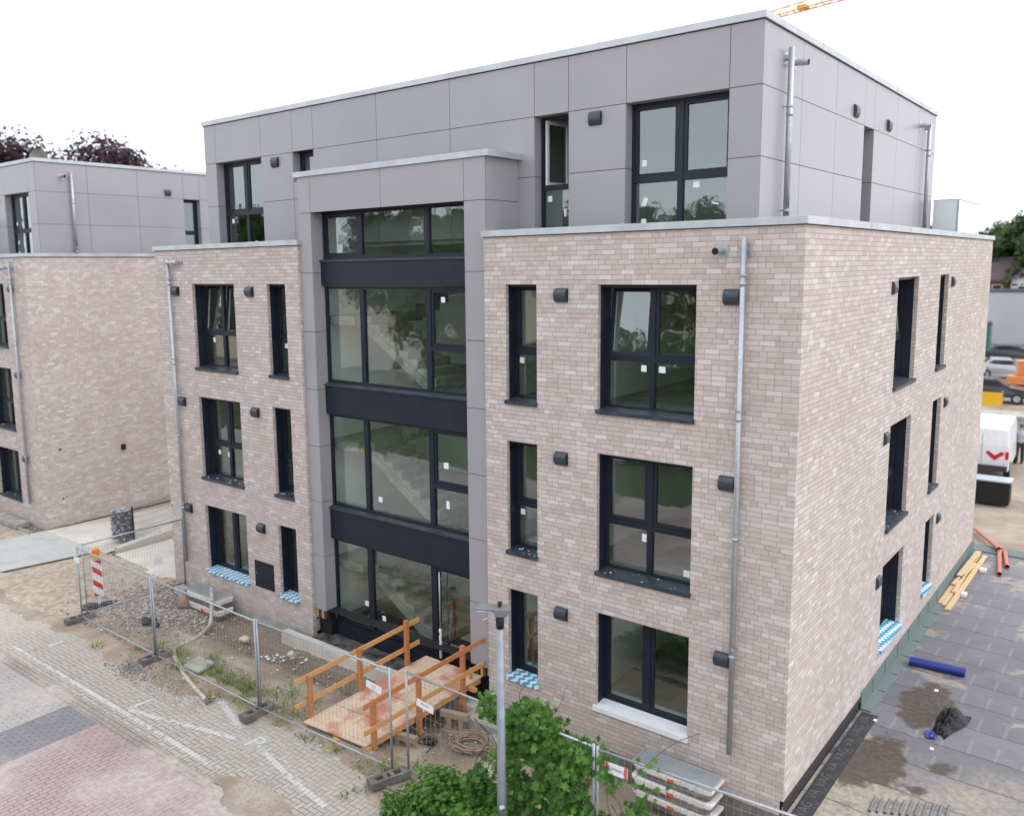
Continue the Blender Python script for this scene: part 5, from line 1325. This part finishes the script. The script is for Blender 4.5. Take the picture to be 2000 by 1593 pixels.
WD = [(-12.9, -2.62, .34, 26, 'tall weed left of the loose concrete slab'), (-12.0, -2.3, .32, 26, 'weed clump behind the loose concrete slab'), (-11.45, -2.6, .38, 30, 'tall weed right of the loose concrete slab'), (-12.35, -2.95, .22, 22, 'small weed in front of the loose slab'),
      (-10.9, -2.75, .22, 26, 'weed clump along the fence right of the slab'), (-10.3, -2.6, .24, 28, 'weed clump in the middle of the second fence panel'), (-13.55, -2.75, .26, 18, 'weed beside the second fence post'), (-9.3, -2.25, .34, 26, 'dark green weed behind the third fence post'),
      (-9.35, -2.72, .2, 20, 'weed at the foot of the third fence post'), (-9.6, -1.5, .22, 16, 'weed in the bare soil behind the third panel'), (-8.6, -1.45, .34, 14, 'tall thin weed left of the ramp handrail'), (-8.75, -2.2, .14, 22, 'low weed left of the ramp foot'), (-14.9, -3.55, .10, 14, 'tiny weed in the paving joint'),
      (-7.9, -3.15, .12, 14, 'low weed in front of the ramp foot'), (-7.1, -3.12, .14, 14, 'low weed under the right ramp foot'), (-6.2, -3.2, .2, 18, 'weed at the last fence post'), (-5.75, -3.0, .34, 22, 'tall weed between the two fence posts'), (-5.95, -3.75, .13, 14, 'small weed in the paving near the bush'), (-10.6, -3.3, .10, 18, 'low weed beside the hose end'), (-13.9, -3.0, .14, 16, 'low weed under the first fence panel')]
for i, (x, y, h, n, lab) in enumerate(WD): weed((x, y, max(0, soil_z(x, y))), h, n, 100+i, lab, spread=.18)
# thin ground cover
rnd = random.Random(77); m = MB()
for _ in range(11000):
    x = rnd.gauss(-10.4, 1.3) if rnd.random() < .7 else rnd.uniform(-14.5, -5.6); y = rnd.gauss(-2.75, .28)
    if rnd.random() < .15: y = rnd.uniform(-3.6, -.6)
    if NZ.noise(Vector((x*1.3, y*1.8, 8))) < -.06 or y > -.3: continue
    z = soil_z(x, y); 
    if z < -.02 and y < -3.2 and rnd.random() < .8: continue
    z = max(z, 0) if y < edge_y(x) else z
    h = rnd.uniform(.02, .11); a = rnd.random()*6.28; dx, dy = cos(a)*.004, sin(a)*.004; lx, ly = rnd.gauss(0, .03), rnd.gauss(0, .03)
    m.q([(x-dx, y-dy, z), (x+dx, y+dy, z), (x+lx, y+ly, z+h)])
prop(m.build('grass', 'grass', fix=False), 'thin yellow-green grass and weeds growing along the fence', 'grass', kind='stuff')

# trees
def tree_mesh(seed, H, R_, n, leafsize, cl=34, trunk=.28):
    rnd = random.Random(seed); T_ = MB(); L_ = MB()
    th = H*.38
    T_.tube(smoothpath([(0, 0, -.3), (.05, .02, th*.5), (-.08, .05, th), (0, 0, H*.75)], 4), .2, 9, True, None)
    nring = len(T_.v)//9
    for i in range(len(T_.v)):
        k = (i//9)/max(1, nring-1); c = .25
        x, y, z = T_.v[i]; T_.v[i] = (x*(trunk/.2)*(1.1-.85*k), y*(trunk/.2)*(1.1-.85*k), z)
    for c_ in range(cl):
        v = rvec(rnd).normalized()*rnd.uniform(.45, 1.0)
        c = Vector((v.x*R_*.85, v.y*R_*.85, H*.62+v.z*H*.36)); r_ = R_*rnd.uniform(.20, .36)
        b0 = Vector((0, 0, min(H*.7, th+rnd.uniform(0, .3)*H)))
        T_.tube([tuple(b0), tuple(b0.lerp(c, .55)+Vector((0, 0, -.2))), tuple(c)], .05, 5, True, [.07*H/10, .045*H/10, .015])
        for _ in range(n//cl):
            d = rvec(rnd).normalized(); p = c+Vector((d.x, d.y, d.z*.75))*r_*rnd.uniform(.35, 1.1)
            add_leaf(L_, p, d+rvec(rnd)*.9+Vector((0, 0, .5)), leafsize*rnd.uniform(.6, 1.4), 'quad', rnd)
    return T_, L_
def tree(name, loc, seed, H, R_, n, ls, mat, label, group, cl=34, cat='tree'):
    T_, L_ = tree_mesh(seed, H, R_, n, ls, cl)
    E_t = empty(name, loc, 0, label, cat, group); T_.build('trunk', 'bark', E_t, smooth=True); L_.build('crown', mat, E_t, fix=False); return E_t
BE1 = tree('beech_tree', (-70.6, 30, -1.5), 41, 21.2, 10.4, 32000, .46, 'leaf_beech', 'dark purple copper beech behind the left building roof, right of the satellite dish', 'copper beeches behind the left building', 46)
for (x, y, z, s_, rz, lab) in ((-98.5, 30.0, -1.0, 1.13, 2.0, 'dark purple copper beech at the left picture edge behind the roof'), (-56, 34, -1.5, .84, 4.0, 'smaller copper beech showing just above the roof near the tall building')):
    o = copy_tree(BE1); o.location = (x, y, z); o.scale = (s_, s_, s_); o.rotation_euler = (0, 0, rz); prop(o, lab, 'tree', 'copper beeches behind the left building')
TR1 = tree('broadleaf_tree', (-14, 112, 0), 51, 13.5, 6.5, 14000, .62, 'leaf_tree', 'green tree at the back behind the houses, right picture edge', 'green trees at the back right', 40)
far = [(-20.5, 118, 0, 1.02, 'rounded green tree just right of the brick corner at the back'), (-8, 108, 0, 1.05, 'darker green tree above the white house at the back'), (-2, 118, 0, 1.25, 'tallest green tree at the right picture edge')]
for i, (x, y, z, s_, lab) in enumerate(far):
    o = copy_tree(TR1); o.location = (x, y, z); o.scale = (s_, s_, s_); o.rotation_euler = (0, 0, i*1.7+1); prop(o, lab, 'tree', 'green trees at the back right')
# trees across the street (seen mirrored in the window panes)
TS = tree('street_tree', (-8, -33, 0), 61, 12.5, 4.8, 9000, .34, 'leaf_tree', 'green tree across the street, mirrored in the window panes', 'street trees mirrored in the windows', 36)
sp = [(-16, -31, 1.0), (-24.5, -34, 1.08), (-33, -31, 1.05), (-42, -34, 1.12), (-52, -30, 1.05), (1, -36, .85), (-62, -36, 1.2)]
for i, (x, y, s_) in enumerate(sp):
    o = copy_tree(TS); o.location = (x, y, 0); o.scale = (s_, s_, s_); o.rotation_euler = (0, 0, i*2.1)
    prop(o, 'green tree across the street, number %s of the row mirrored in the windows' % ['two', 'three', 'four', 'five', 'six', 'seven', 'eight'][i], 'tree', 'street trees mirrored in the windows')
hl = MB(); n = 60
for i in range(n):
    a0, a1 = -320+i*9.0, -320+(i+1)*9.0
    f_ = lambda x: 15+9*NZ.noise(Vector((x*.012, 0, 0)))+3*NZ.noise(Vector((x*.05, 2, 0)))
    hl.q([(a0, -260, -1), (a1, -260, -1), (a1, -330, f_(a1)*1.6), (a0, -330, f_(a0)*1.6)])
prop(hl.build('hills', 'leaf_tree', fix=False), kind='structure')
HG = empty('tall_hedge', (-12, -23, 0), 0, 'tall dark green hedge across the street, mirrored in the right hand windows', 'hedge')
rnd = random.Random(91); hm_ = MB(); hs = MB()
for _ in range(17000):
    x = rnd.uniform(-17, 17); z = 6.6*rnd.random()**.8; yy = 1.0+.5*NZ.noise(Vector((x*.5, z*.5, 0)))-.05*z+rnd.gauss(0, .2)
    top = 5.2+1.3*NZ.noise(Vector((x*.35, 0, 5)))
    if z > top: continue
    add_leaf(hm_, (x, yy, z), (rnd.gauss(0, .6), 1, .5+rnd.gauss(0, .5)), rnd.uniform(.2, .4), 'quad', rnd)
hm_.build('foliage', 'leaf_tree', HG, fix=False)
hs.box(-17, 17, -.8, .55, .0, 4.0); hs.build('branch_core', 'bark', HG)
sheet('grass_verge', rect(-70, 60, -30, -15), .012, 'grassy')
wl = MB(); wl.box(-70, -30, -24.3, -24.0, 0, 2.4); wl.box(-70, -30, -24.35, -23.95, 2.4, 2.5)
prop(wl.build('retaining_wall', 'conc'), 'long pale retaining wall across the street, mirrored in the stair windows', 'wall')

# ------------------------------------------------------------------ vehicles
MAT['carwhite'] = simple('white_car_paint', (.72, .73, .74), .25, 0, .03); MAT['cardark'] = simple('dark_car_paint', (.035, .04, .055), .22, 0, .05); MAT['carsilver'] = simple('silver_car_paint', (.38, .42, .46), .25, .4, .05)
MAT['carglass'] = simple('car_window', (.02, .025, .03), .08, 0, .05); MAT['tyre'] = simple('tyre', (.02, .02, .02), .85); MAT['carorange'] = simple('orange_machine_paint', (.62, .20, .06), .35, 0, .1)
def car(paint, loc, rz, label, L=4.4, Wd=1.78, H=1.46, van=False):
    C_ = empty('parked_car' if not van else 'van', loc, rz, label, 'car' if not van else 'van', 'cars parked on the site behind' if not van else None)
    if van: prof = [(-L/2, .35), (-L/2, .9), (-L/2+.05, 1.35), (-L/2+.22, H-.12), (-L/2+.5, H), (L/2-1.6, H), (L/2-1.25, H-.12), (L/2-.75, 1.15), (L/2-.15, .95), (L/2, .75), (L/2, .35)]
    else: prof = [(-L/2, .38), (-L/2+.02, .85), (-L/2+.15, .95), (-L/2+.55, 1.02), (-L/2+1.05, H-.06), (-L/2+1.5, H), (-L/2+2.3, H-.02), (L/2-1.25, 1.0), (L/2-.3, .86), (L/2-.02, .7), (L/2, .38)]
    m = MB(); n = len(prof)
    lv = [(-1, .0), (-.97, 1), (.97, 1), (1, .0)]
    secs = []
    for yy, tu in ((-Wd/2, 0), (-Wd/2, 1), (Wd/2, 1), (Wd/2, 0)): pass
    def sec(y, inset):
        out = []
        for x, z in prof:
            k = max(0, (z-.9)/(H-.9)); out.append((x*(1-.0*k), y*(1-.17*k*inset), z))
        return out
    ys = [(-Wd/2, 1), (-Wd/2*.9, .9), (0, 1), (Wd/2*.9, .9), (Wd/2, 1)]
    for y, s_ in ys: m.v += [(x, yy, z+(.03 if abs(y) < Wd*.47 and z > 1 else 0)) for x, yy, z in sec(y, s_ if not van else .45)]
    for i in range(len(ys)-1):
        for j in range(n): m.f.append((i*n+j, i*n+(j+1) % n, (i+1)*n+(j+1) % n, (i+1)*n+j)); m.mi.append(0)
    m.f.append(tuple(range(n))); m.f.append(tuple(4*n+j for j in range(n))[::-1]); m.mi += [0, 0]
    m.build('body', paint, C_, bevel=.03, smooth=False)
    for wx in (-L/2+.8, L/2-.85):
        for sy in (-1, 1):
            w = MB(); w.tube([(wx, sy*(Wd/2-.2), .33), (wx, sy*(Wd/2+.015), .33)], .33, 20); wo = w.build('wheel', 'tyre', C_)
            w = MB(); w.tube([(wx, sy*(Wd/2+.016), .33), (wx, sy*(Wd/2+.022), .33)], .2, 16); w.build('rim', 'carsilver', wo)
    g_ = MB()
    if not van:
        for sy in (-1, 1):
            y = sy*(Wd/2*.925+.005)
            g_.q([(-L/2+.75, y*1.0, 1.05), (L/2-1.35, y, 1.03), (L/2-2.0, y*.955, H-.10), (-L/2+1.2, y*.955, H-.10)])
        g_.q([(-L/2+.60, -.66, 1.075), (-L/2+.60, .66, 1.075), (-L/2+1.02, .6, H-.03), (-L/2+1.02, -.6, H-.03)]); g_.q([(L/2-1.3, -.66, 1.055), (L/2-1.3, .66, 1.055), (L/2-2.0, .6, H-.03+.0), (L/2-2.0, -.6, H-.03)])
        g_.v = [(x, y, z+.02) for x, y, z in g_.v]
        g_.build('window', 'carglass', C_, fix=False)
        for sy in (-1, 1):
            q = MB(); q.box(-L/2-.012, -L/2+.1, sy*.62-.16, sy*.62+.16, .70, .84); q.build('taillight', 'red', C_, bevel=.01)
            q = MB(); q.box(L/2-.1, L/2+.012, sy*.62-.16, sy*.62+.16, .62, .74); q.build('headlight', 'white', C_, bevel=.01)
    return C_, L, Wd, H
VN, L, Wd, H = car('carwhite', (-1.55, 29.05, 0), radians(93), 'white delivery van with red arrow marking on its rear doors, seen behind the brick corner', 4.9, 1.9, 2.1, True)
VB = -L/2
m = MB(); m.box(VB-.16, VB+.05, -.92, .92, .38, .58); m.build('bumper', 'cardark', VN, bevel=.02)
m = MB()
for sy in (-1, 1): m.box(VB-.015, VB+.06, sy*.88-.06, sy*.88+.06, .85, 1.15)
m.build('taillight', 'red', VN)
m = MB(); ar = [(-.78, 1.06), (-.70, 1.16), (-.46, .98), (-.22, 1.16), (-.14, 1.06), (-.46, .78)]
m.prism(ar, VB-.018, VB-.008, 'x'); m.build('red_arrow', 'red', VN)
m = MB(); m.box(VB-.02, VB-.006, .12, .60, .86, .95); m.build('number_plate', 'cardark', VN); m = MB(); m.box(VB-.006, VB+.002, -.006, .006, .6, 1.85); m.build('door_gap', 'black', VN)
SK = empty('site_box', (-.75, 22.6, 0), radians(2), 'low black plastic box standing on the ground in front of the white van', 'box')
m = MB(); m.box(-.95, .88, -.35, .40, .06, .86); m.build('container', 'black', SK, bevel=.03); m = MB(); m.box(-1.0, .93, -.40, .45, .865, .93); m.build('lid', 'carsilver', SK, bevel=.02)
cars = [('cardark', (-6.4, 74, 0), 0.1, 'dark car parked in front of the grey wall at the right edge', 4.6), ('carsilver', (-5.2, 62, 0), .2, 'silver car parked in the middle of the yard behind', 4.4), ('carwhite', (-7.6, 60, 0), 1.3, 'white car beside the silver car in the yard behind', 4.3), ('cardark', (-4.2, 49.0, 0), .1, 'dark low car in front of the orange digger in the yard behind', 4.2),
        ('carwhite', (-22.0, -20.5, 0), .1, 'white car parked across the street, mirrored in the stair windows', 4.4), ('cardark', (-13, -20.5, 0), .05, 'dark car parked across the street, mirrored in the stair windows', 4.5), ('cardark', (-4, -21.0, 0), 1.6, 'black car standing nose-in across the street', 4.5)]
for p_, lc, rz, lab, LL in cars: car(p_, lc, rz, lab, LL)
# orange machine with boom
DG = empty('compact_digger', (-3.4, 54.5, 0), .3, 'small orange digger in the yard behind the brick corner', 'digger')
m = MB(); m.box(-.9, .9, -.75, -.4, 0, .45); m.box(-.9, .9, .4, .75, 0, .45); m.build('track', 'tyre', DG, bevel=.08)
m = MB(); m.box(-.8, .6, -.65, .65, .5, 1.1); m.build('chassis', 'carorange', DG, bevel=.08); m = MB(); m.box(-.3, .45, -.5, .5, 1.11, 2.0); m.box(-.35, .5, -.55, .55, 2.0, 2.08); m.build('cab', 'carorange', DG, bevel=.04)
m = MB(); m.beam((.6, 0, .9), (1.6, 0, 2.0), .15, .22); m.beam((1.6, 0, 2.0), (2.3, 0, 1.0), .12, .16); m.build('boom', 'carorange', DG); m = MB(); m.prism([(2.1, 1.0), (2.5, 1.0), (2.55, .5), (2.2, .4)], -.25, .25, 'y'); m.build('bucket', 'tyre', DG)
# barrier banner, steel container, skip, green bins
BN = empty('banner_barrier', (-5.0, 42.5, -.1), .05, 'site barrier with a pink and yellow banner in the yard behind', 'barrier')
MAT['pink'] = simple('pink_banner', (.62, .16, .26), .6); m = MB(); m.box(-2.2, .9, -.02, .02, .7, 1.5); m.build('pink_banner', 'pink', BN); m = MB(); m.box(.9, 2.1, -.02, .02, .75, 1.5); m.build('yellow_banner', 'yellow', BN); m = MB()
for x in (-2.2, 0, 2.1): m.box(x-.03, x+.03, .03, .08, 0, 1.6)
m.build('post', 'galv', BN)
SKP = empty('skip', (-2.7, 36.5, 0), 0.0, 'open grey steel skip between the banner barrier and the white van', 'skip')
m = MB(); m.prism([(-2.2, 0), (-2.6, 1.2), (2.6, 1.2), (2.2, 0)], -.9, .9, 'y'); m.build('trough', 'conc', SKP); m = MB()
for i in range(-2, 3): m.box(i-.05, i+.05, -.98, -.901, .1, 1.15)
m.box(-2.65, 2.65, -.98, -.90, 1.15, 1.25); m.build('rib', 'galv', SKP)
GC = empty('waste_containers', (-11.4, 82, 0), 0, 'row of green waste containers against the far grey wall', 'waste container')
MAT['green'] = simple('green_plastic', (.04, .13, .11), .5)
for k in range(2):
    m = MB(); m.box(-2.0+k*2.2, -.1+k*2.2, -.6, .6, .15, 2.6); m.build('bin_body', 'green', GC, bevel=.06)
    m = MB(); m.prism([(-.62, 2.605), (-.62, 2.7), (0, 2.95), (.62, 2.7), (.62, 2.605)], -2.02+k*2.2, -.08+k*2.2, 'x'); m.build('bin_lid', 'frame', GC)
# cluttered small car row is enough; grey hall and houses
HA = empty('grey_hall', (0, 92, 0), 0, 'long windowless light grey hall at the back of the yard', 'building')
MAT['hall'] = simple('grey_sheet_wall', (.40, .41, .45), .6, .0, .04, .5); m = MB(); m.box(-40, 25, 0, 8, 0, 5.4); m.build('wall', 'hall', HA); m = MB()
m.box(-40.1, 25.1, -.1, 8.1, 5.401, 5.55); m.build('sheet_joint', 'vent', HA)
MAT['tile'] = simple('dark_roof_tiles', (.10, .07, .07), .8, 0, .2, 1.5); MAT['redwall'] = simple('red_brick_house', (.36, .13, .07), .85, 0, .2, 3); MAT['render'] = simple('white_render', (.66, .66, .66), .8)
def house(loc, w, d_, h, rh, wall, label, gable='x'):
    H_ = empty('house', loc, 0, label, 'house'); m = MB(); m.box(-w/2, w/2, 0, d_, 0, h); wo = m.build('wall', wall, H_)
    m = MB(); o_ = .5
    if gable == 'x':
        m.prism([(-o_, h-.25), (d_/2, h+rh), (d_+o_, h-.25), (d_+o_, h-.5), (d_/2, h+rh-.25), (-o_, h-.5)], -w/2-.4, w/2+.4, 'x')
    else:
        g_ = MB(); g_.prism([(-w/2, h), (0, h+rh-.3), (w/2, h)], .02, .3, 'y'); g_.build('gable', wall, H_)
        m.prism([(-w/2-o_, h-.3), (0, h+rh), (w/2+o_, h-.3), (w/2+o_, h-.55), (0, h+rh-.28), (-w/2-o_, h-.55)], -.5, d_+.4, 'y')
    m.build('roof', 'tile', H_)
    for k in range(3):
        m = MB(); x = -w/2+w*(k+.5)/3; m.box(x-.5, x+.5, -.05, .02, h-2.0, h-.8); f_ = m.build('window', 'white', H_); m = MB(); m.box(x-.42, x+.42, -.06, -.051, h-1.92, h-.88); m.build('pane', 'carglass', f_)
    return H_
house((-15.0, 103, 0), 9.0, 8, 6.7, 2.4, 'redwall', 'red brick house with dark tiled roof behind the grey hall')
house((-7.2, 102, 0), 6.6, 9, 6.6, 2.9, 'render', 'white gabled house with dark roof at the right edge', 'y')
# shrub by the brick corner in the yard
bush('bush', (-5.9, 46.5, 0), .8, .8, 2.6, 900, .28, 'leaf_hop', 'quad', 'small light green shrub in the yard beside the brick corner', 'bush', 71, 10)

# ------------------------------------------------------------------ tower crane jib
CR = empty('tower_crane', (8, 50, 0), 0, 'yellow lattice crane jib rising above the flat roof at the top of the photo', 'crane')
MAT['cranep'] = simple('crane_yellow', (.62, .30, .06), .5)
def lattice(mb, a, b_, w0, w1, h0, h1, n, r=.05):
    a, b_ = Vector(a), Vector(b_); d = (b_-a).normalized(); sd = d.cross(Vector((0, 0, 1))).normalized(); u_ = sd.cross(d)
    def pt(t_, k):
        c = a.lerp(b_, t_); w = w0+(w1-w0)*t_; h = h0+(h1-h0)*t_
        return c + (sd*(-w/2) if k == 0 else sd*(w/2) if k == 1 else u_*h)
    for k in range(3): mb.tube([tuple(pt(0, k)), tuple(pt(1, k))], r*1.3, 5)
    for i in range(n):
        t0, t1, tm = i/n, (i+1)/n, (i+.5)/n
        mb.tube([tuple(pt(t0, 0)), tuple(pt(t1, 1))], r*.6, 4); mb.tube([tuple(pt(t0, 0)), tuple(pt(t0, 1))], r*.6, 4)
        for k in (0, 1): mb.tube([tuple(pt(t0, k)), tuple(pt(tm, 2))], r*.6, 4); mb.tube([tuple(pt(tm, 2)), tuple(pt(t1, k))], r*.6, 4)
m = MB(); tip = Vector((-22.9, 58.2, 27.9))-Vector(CR.location); base = Vector((0, 0, 27.9)); lattice(m, tip, base, .7, 1.4, .5, 1.5, 26); m.build('jib', 'cranep', CR)
m = MB(); lattice(m, (0, 0, 0), (0, .01, 29.5), 1.8, 1.8, 1.6, 1.6, 22, .07); m.build('mast', 'cranep', CR)
m = MB(); lattice(m, (0, 0, 27.9), (12, -3.2, 28.1), 1.5, 1.5, 1.0, 1.0, 9); m.box(9.5, 12, -4.2, -1.8, 26.0, 27.8); m.build('counter_jib', 'cranep', CR)
m = MB(); m.box(-.9, .9, -2.2, -.95, 25.4, 27.2); m.build('cab', 'white', CR)
m = MB(); p = tip.lerp(base, .10); m.box(p.x-.35, p.x+.35, p.y-.3, p.y+.3, p.z+.05, p.z+.3); m.build('trolley', 'cranep', CR)

# ------------------------------------------------------------------ people
MAT['skin'] = simple('skin', (.48, .29, .21), .55, 0, .06); MAT['shirt'] = simple('grey_shirt', (.36, .38, .42), .85); MAT['trouser'] = simple('dark_work_trousers', (.03, .03, .035), .85); MAT['hivis'] = simple('hi_vis_yellow', (.45, .62, .05), .7); MAT['hair'] = simple('hair', (.09, .05, .03), .8); MAT['boot'] = simple('boot', (.05, .035, .025), .7)
def person(loc, rz, label, shirt, lean=0.0):
    P_ = empty('person', loc, rz, label, 'person')
    def el(bm, c, r_, n=14):
        mm = Matrix.Translation(c) @ Matrix.Diagonal((*r_, 1)); bmesh.ops.create_uvsphere(bm, u_segments=n, v_segments=n//2+2, radius=1, matrix=mm)
    def limbs(bm, paths):
        for pts, rr_ in paths:
            t_ = MB(); t_.tube(smoothpath(pts, 4), 1, 10, True, None)
            N_ = len(smoothpath(pts, 4)); t_ = MB(); pr_ = [rr_[min(len(rr_)-1, int(i/4))]*(1-(i/4 % 1))+rr_[min(len(rr_)-1, int(i/4)+1)]*(i/4 % 1) for i in range(N_)]
            t_.tube(smoothpath(pts, 4), 1, 10, True, pr_)
            me_ = bpy.data.meshes.new('t'); me_.from_pydata(t_.v, [], t_.f); bm.from_mesh(me_); bpy.data.meshes.remove(me_)
    arms = []; hands = []
    for s_ in (-1, 1):
        sh, elb, wr = (s_*.19, 0, 1.43), (s_*.27, .03, 1.14), (s_*.22, -.20, .98)
        arms.append(([sh, elb, wr], [.052, .043, .030])); W_v = Vector(wr); dr = (Vector(wr)-Vector(elb)).normalized()
        pc = W_v+dr*.045; hands.append(([tuple(W_v), tuple(pc), tuple(W_v+dr*.085)], [.026, .034, .03]))
        for k in range(4):
            o_ = Vector((s_*.0, 0, 0))+Vector((0, .0, 1)).cross(dr).normalized()*(k-1.5)*.019
            ln = (.062, .072, .068, .052)[k]; b0 = W_v+dr*.08+o_
            hands.append(([tuple(b0), tuple(b0+dr*ln*.5+Vector((0, 0, -.006))), tuple(b0+dr*ln*.8+Vector((0, 0, -.03)))], [.010, .009, .007]))
        sd = Vector((0, .0, 1)).cross(dr).normalized()*(-.03*s_); b0 = W_v+dr*.03+sd
        hands.append(([tuple(b0), tuple(b0+sd*.6+dr*.03), tuple(b0+sd*.7+dr*.055+Vector((0, 0, -.01)))], [.012, .011, .008]))
    legs = [([(s_*.09, 0, .93), (s_*.105, -.02, .50), (s_*.11, .02, .09)], [.082, .058, .042]) for s_ in (-1, 1)]
    def finish(bm, nm, mat, par, vox):
        me_ = bpy.data.meshes.new(nm); bm.to_mesh(me_); bm.free(); me_.materials.append(MAT[mat]); o_ = bpy.data.objects.new(nm, me_); COL.objects.link(o_); o_.parent = par
        md = o_.modifiers.new('one_surface', 'REMESH'); md.mode = 'VOXEL'; md.voxel_size = vox; md.use_smooth_shade = True
        return o_
    bm = bmesh.new(); el(bm, (0, 0, 1.62), (.076, .095, .115)); el(bm, (0, -.09, 1.61), (.014, .02, .02)); el(bm, (0, -.07, 1.55), (.04, .03, .03))
    for s_ in (-1, 1): el(bm, (s_*.076, .005, 1.62), (.012, .02, .03))
    limbs(bm, [([(0, .01, 1.40), (0, .005, 1.48), (0, 0, 1.56)], [.06, .052, .05]), ([(0, .0, .9), (0, .01, 1.15), (0, 0, 1.42)], [.12, .125, .09])]+arms+hands+legs)
    for s_ in (-1, 1): el(bm, (s_*.11, -.05, .05), (.042, .12, .045))
    bd = finish(bm, 'body', 'skin', P_, .008)
    bm = bmesh.new(); limbs(bm, [([(0, 0, .95), (0, .0, 1.12), (0, .01, 1.30), (0, .0, 1.45)], [.155, .15, .165, .09])]); 
    for s_ in (-1, 1): limbs(bm, [([(s_*.13, 0, 1.42), (s_*.20, 0, 1.42), (s_*.265, .02, 1.2)], [.075, .07, .058])]); el(bm, (s_*.09, 0, 1.33), (.10, .10, .10))
    finish(bm, 'shirt', shirt, P_, .014)
    bm = bmesh.new(); el(bm, (0, 0, .95), (.165, .125, .10)); limbs(bm, [([(s_*.088, 0, .94), (s_*.105, -.02, .50), (s_*.11, .02, .10)], [.10, .078, .065]) for s_ in (-1, 1)]); finish(bm, 'trousers', 'trouser', P_, .014)
    bm = bmesh.new(); el(bm, (0, .012, 1.655), (.084, .10, .095)); finish(bm, 'hair', 'hair', P_, .012)
    bm = bmesh.new()
    for s_ in (-1, 1): el(bm, (s_*.11, -.05, .055), (.052, .135, .055))
    finish(bm, 'boots', 'boot', P_, .012)
    ey = MB()
    for s_ in (-1, 1): ey.box(s_*.03-.012, s_*.03+.012, -.094, -.088, 1.622, 1.634)
    ey.build('eyes', 'black', P_)
    return P_
person((-.55, 30.5, -.02), radians(200), 'person in a grey shirt and dark trousers standing beside the white van', 'shirt')
person((-12.45, 1.55, 3.30), radians(20), 'worker in a yellow hi-vis top standing behind the narrow window left of the stair tower', 'hivis')
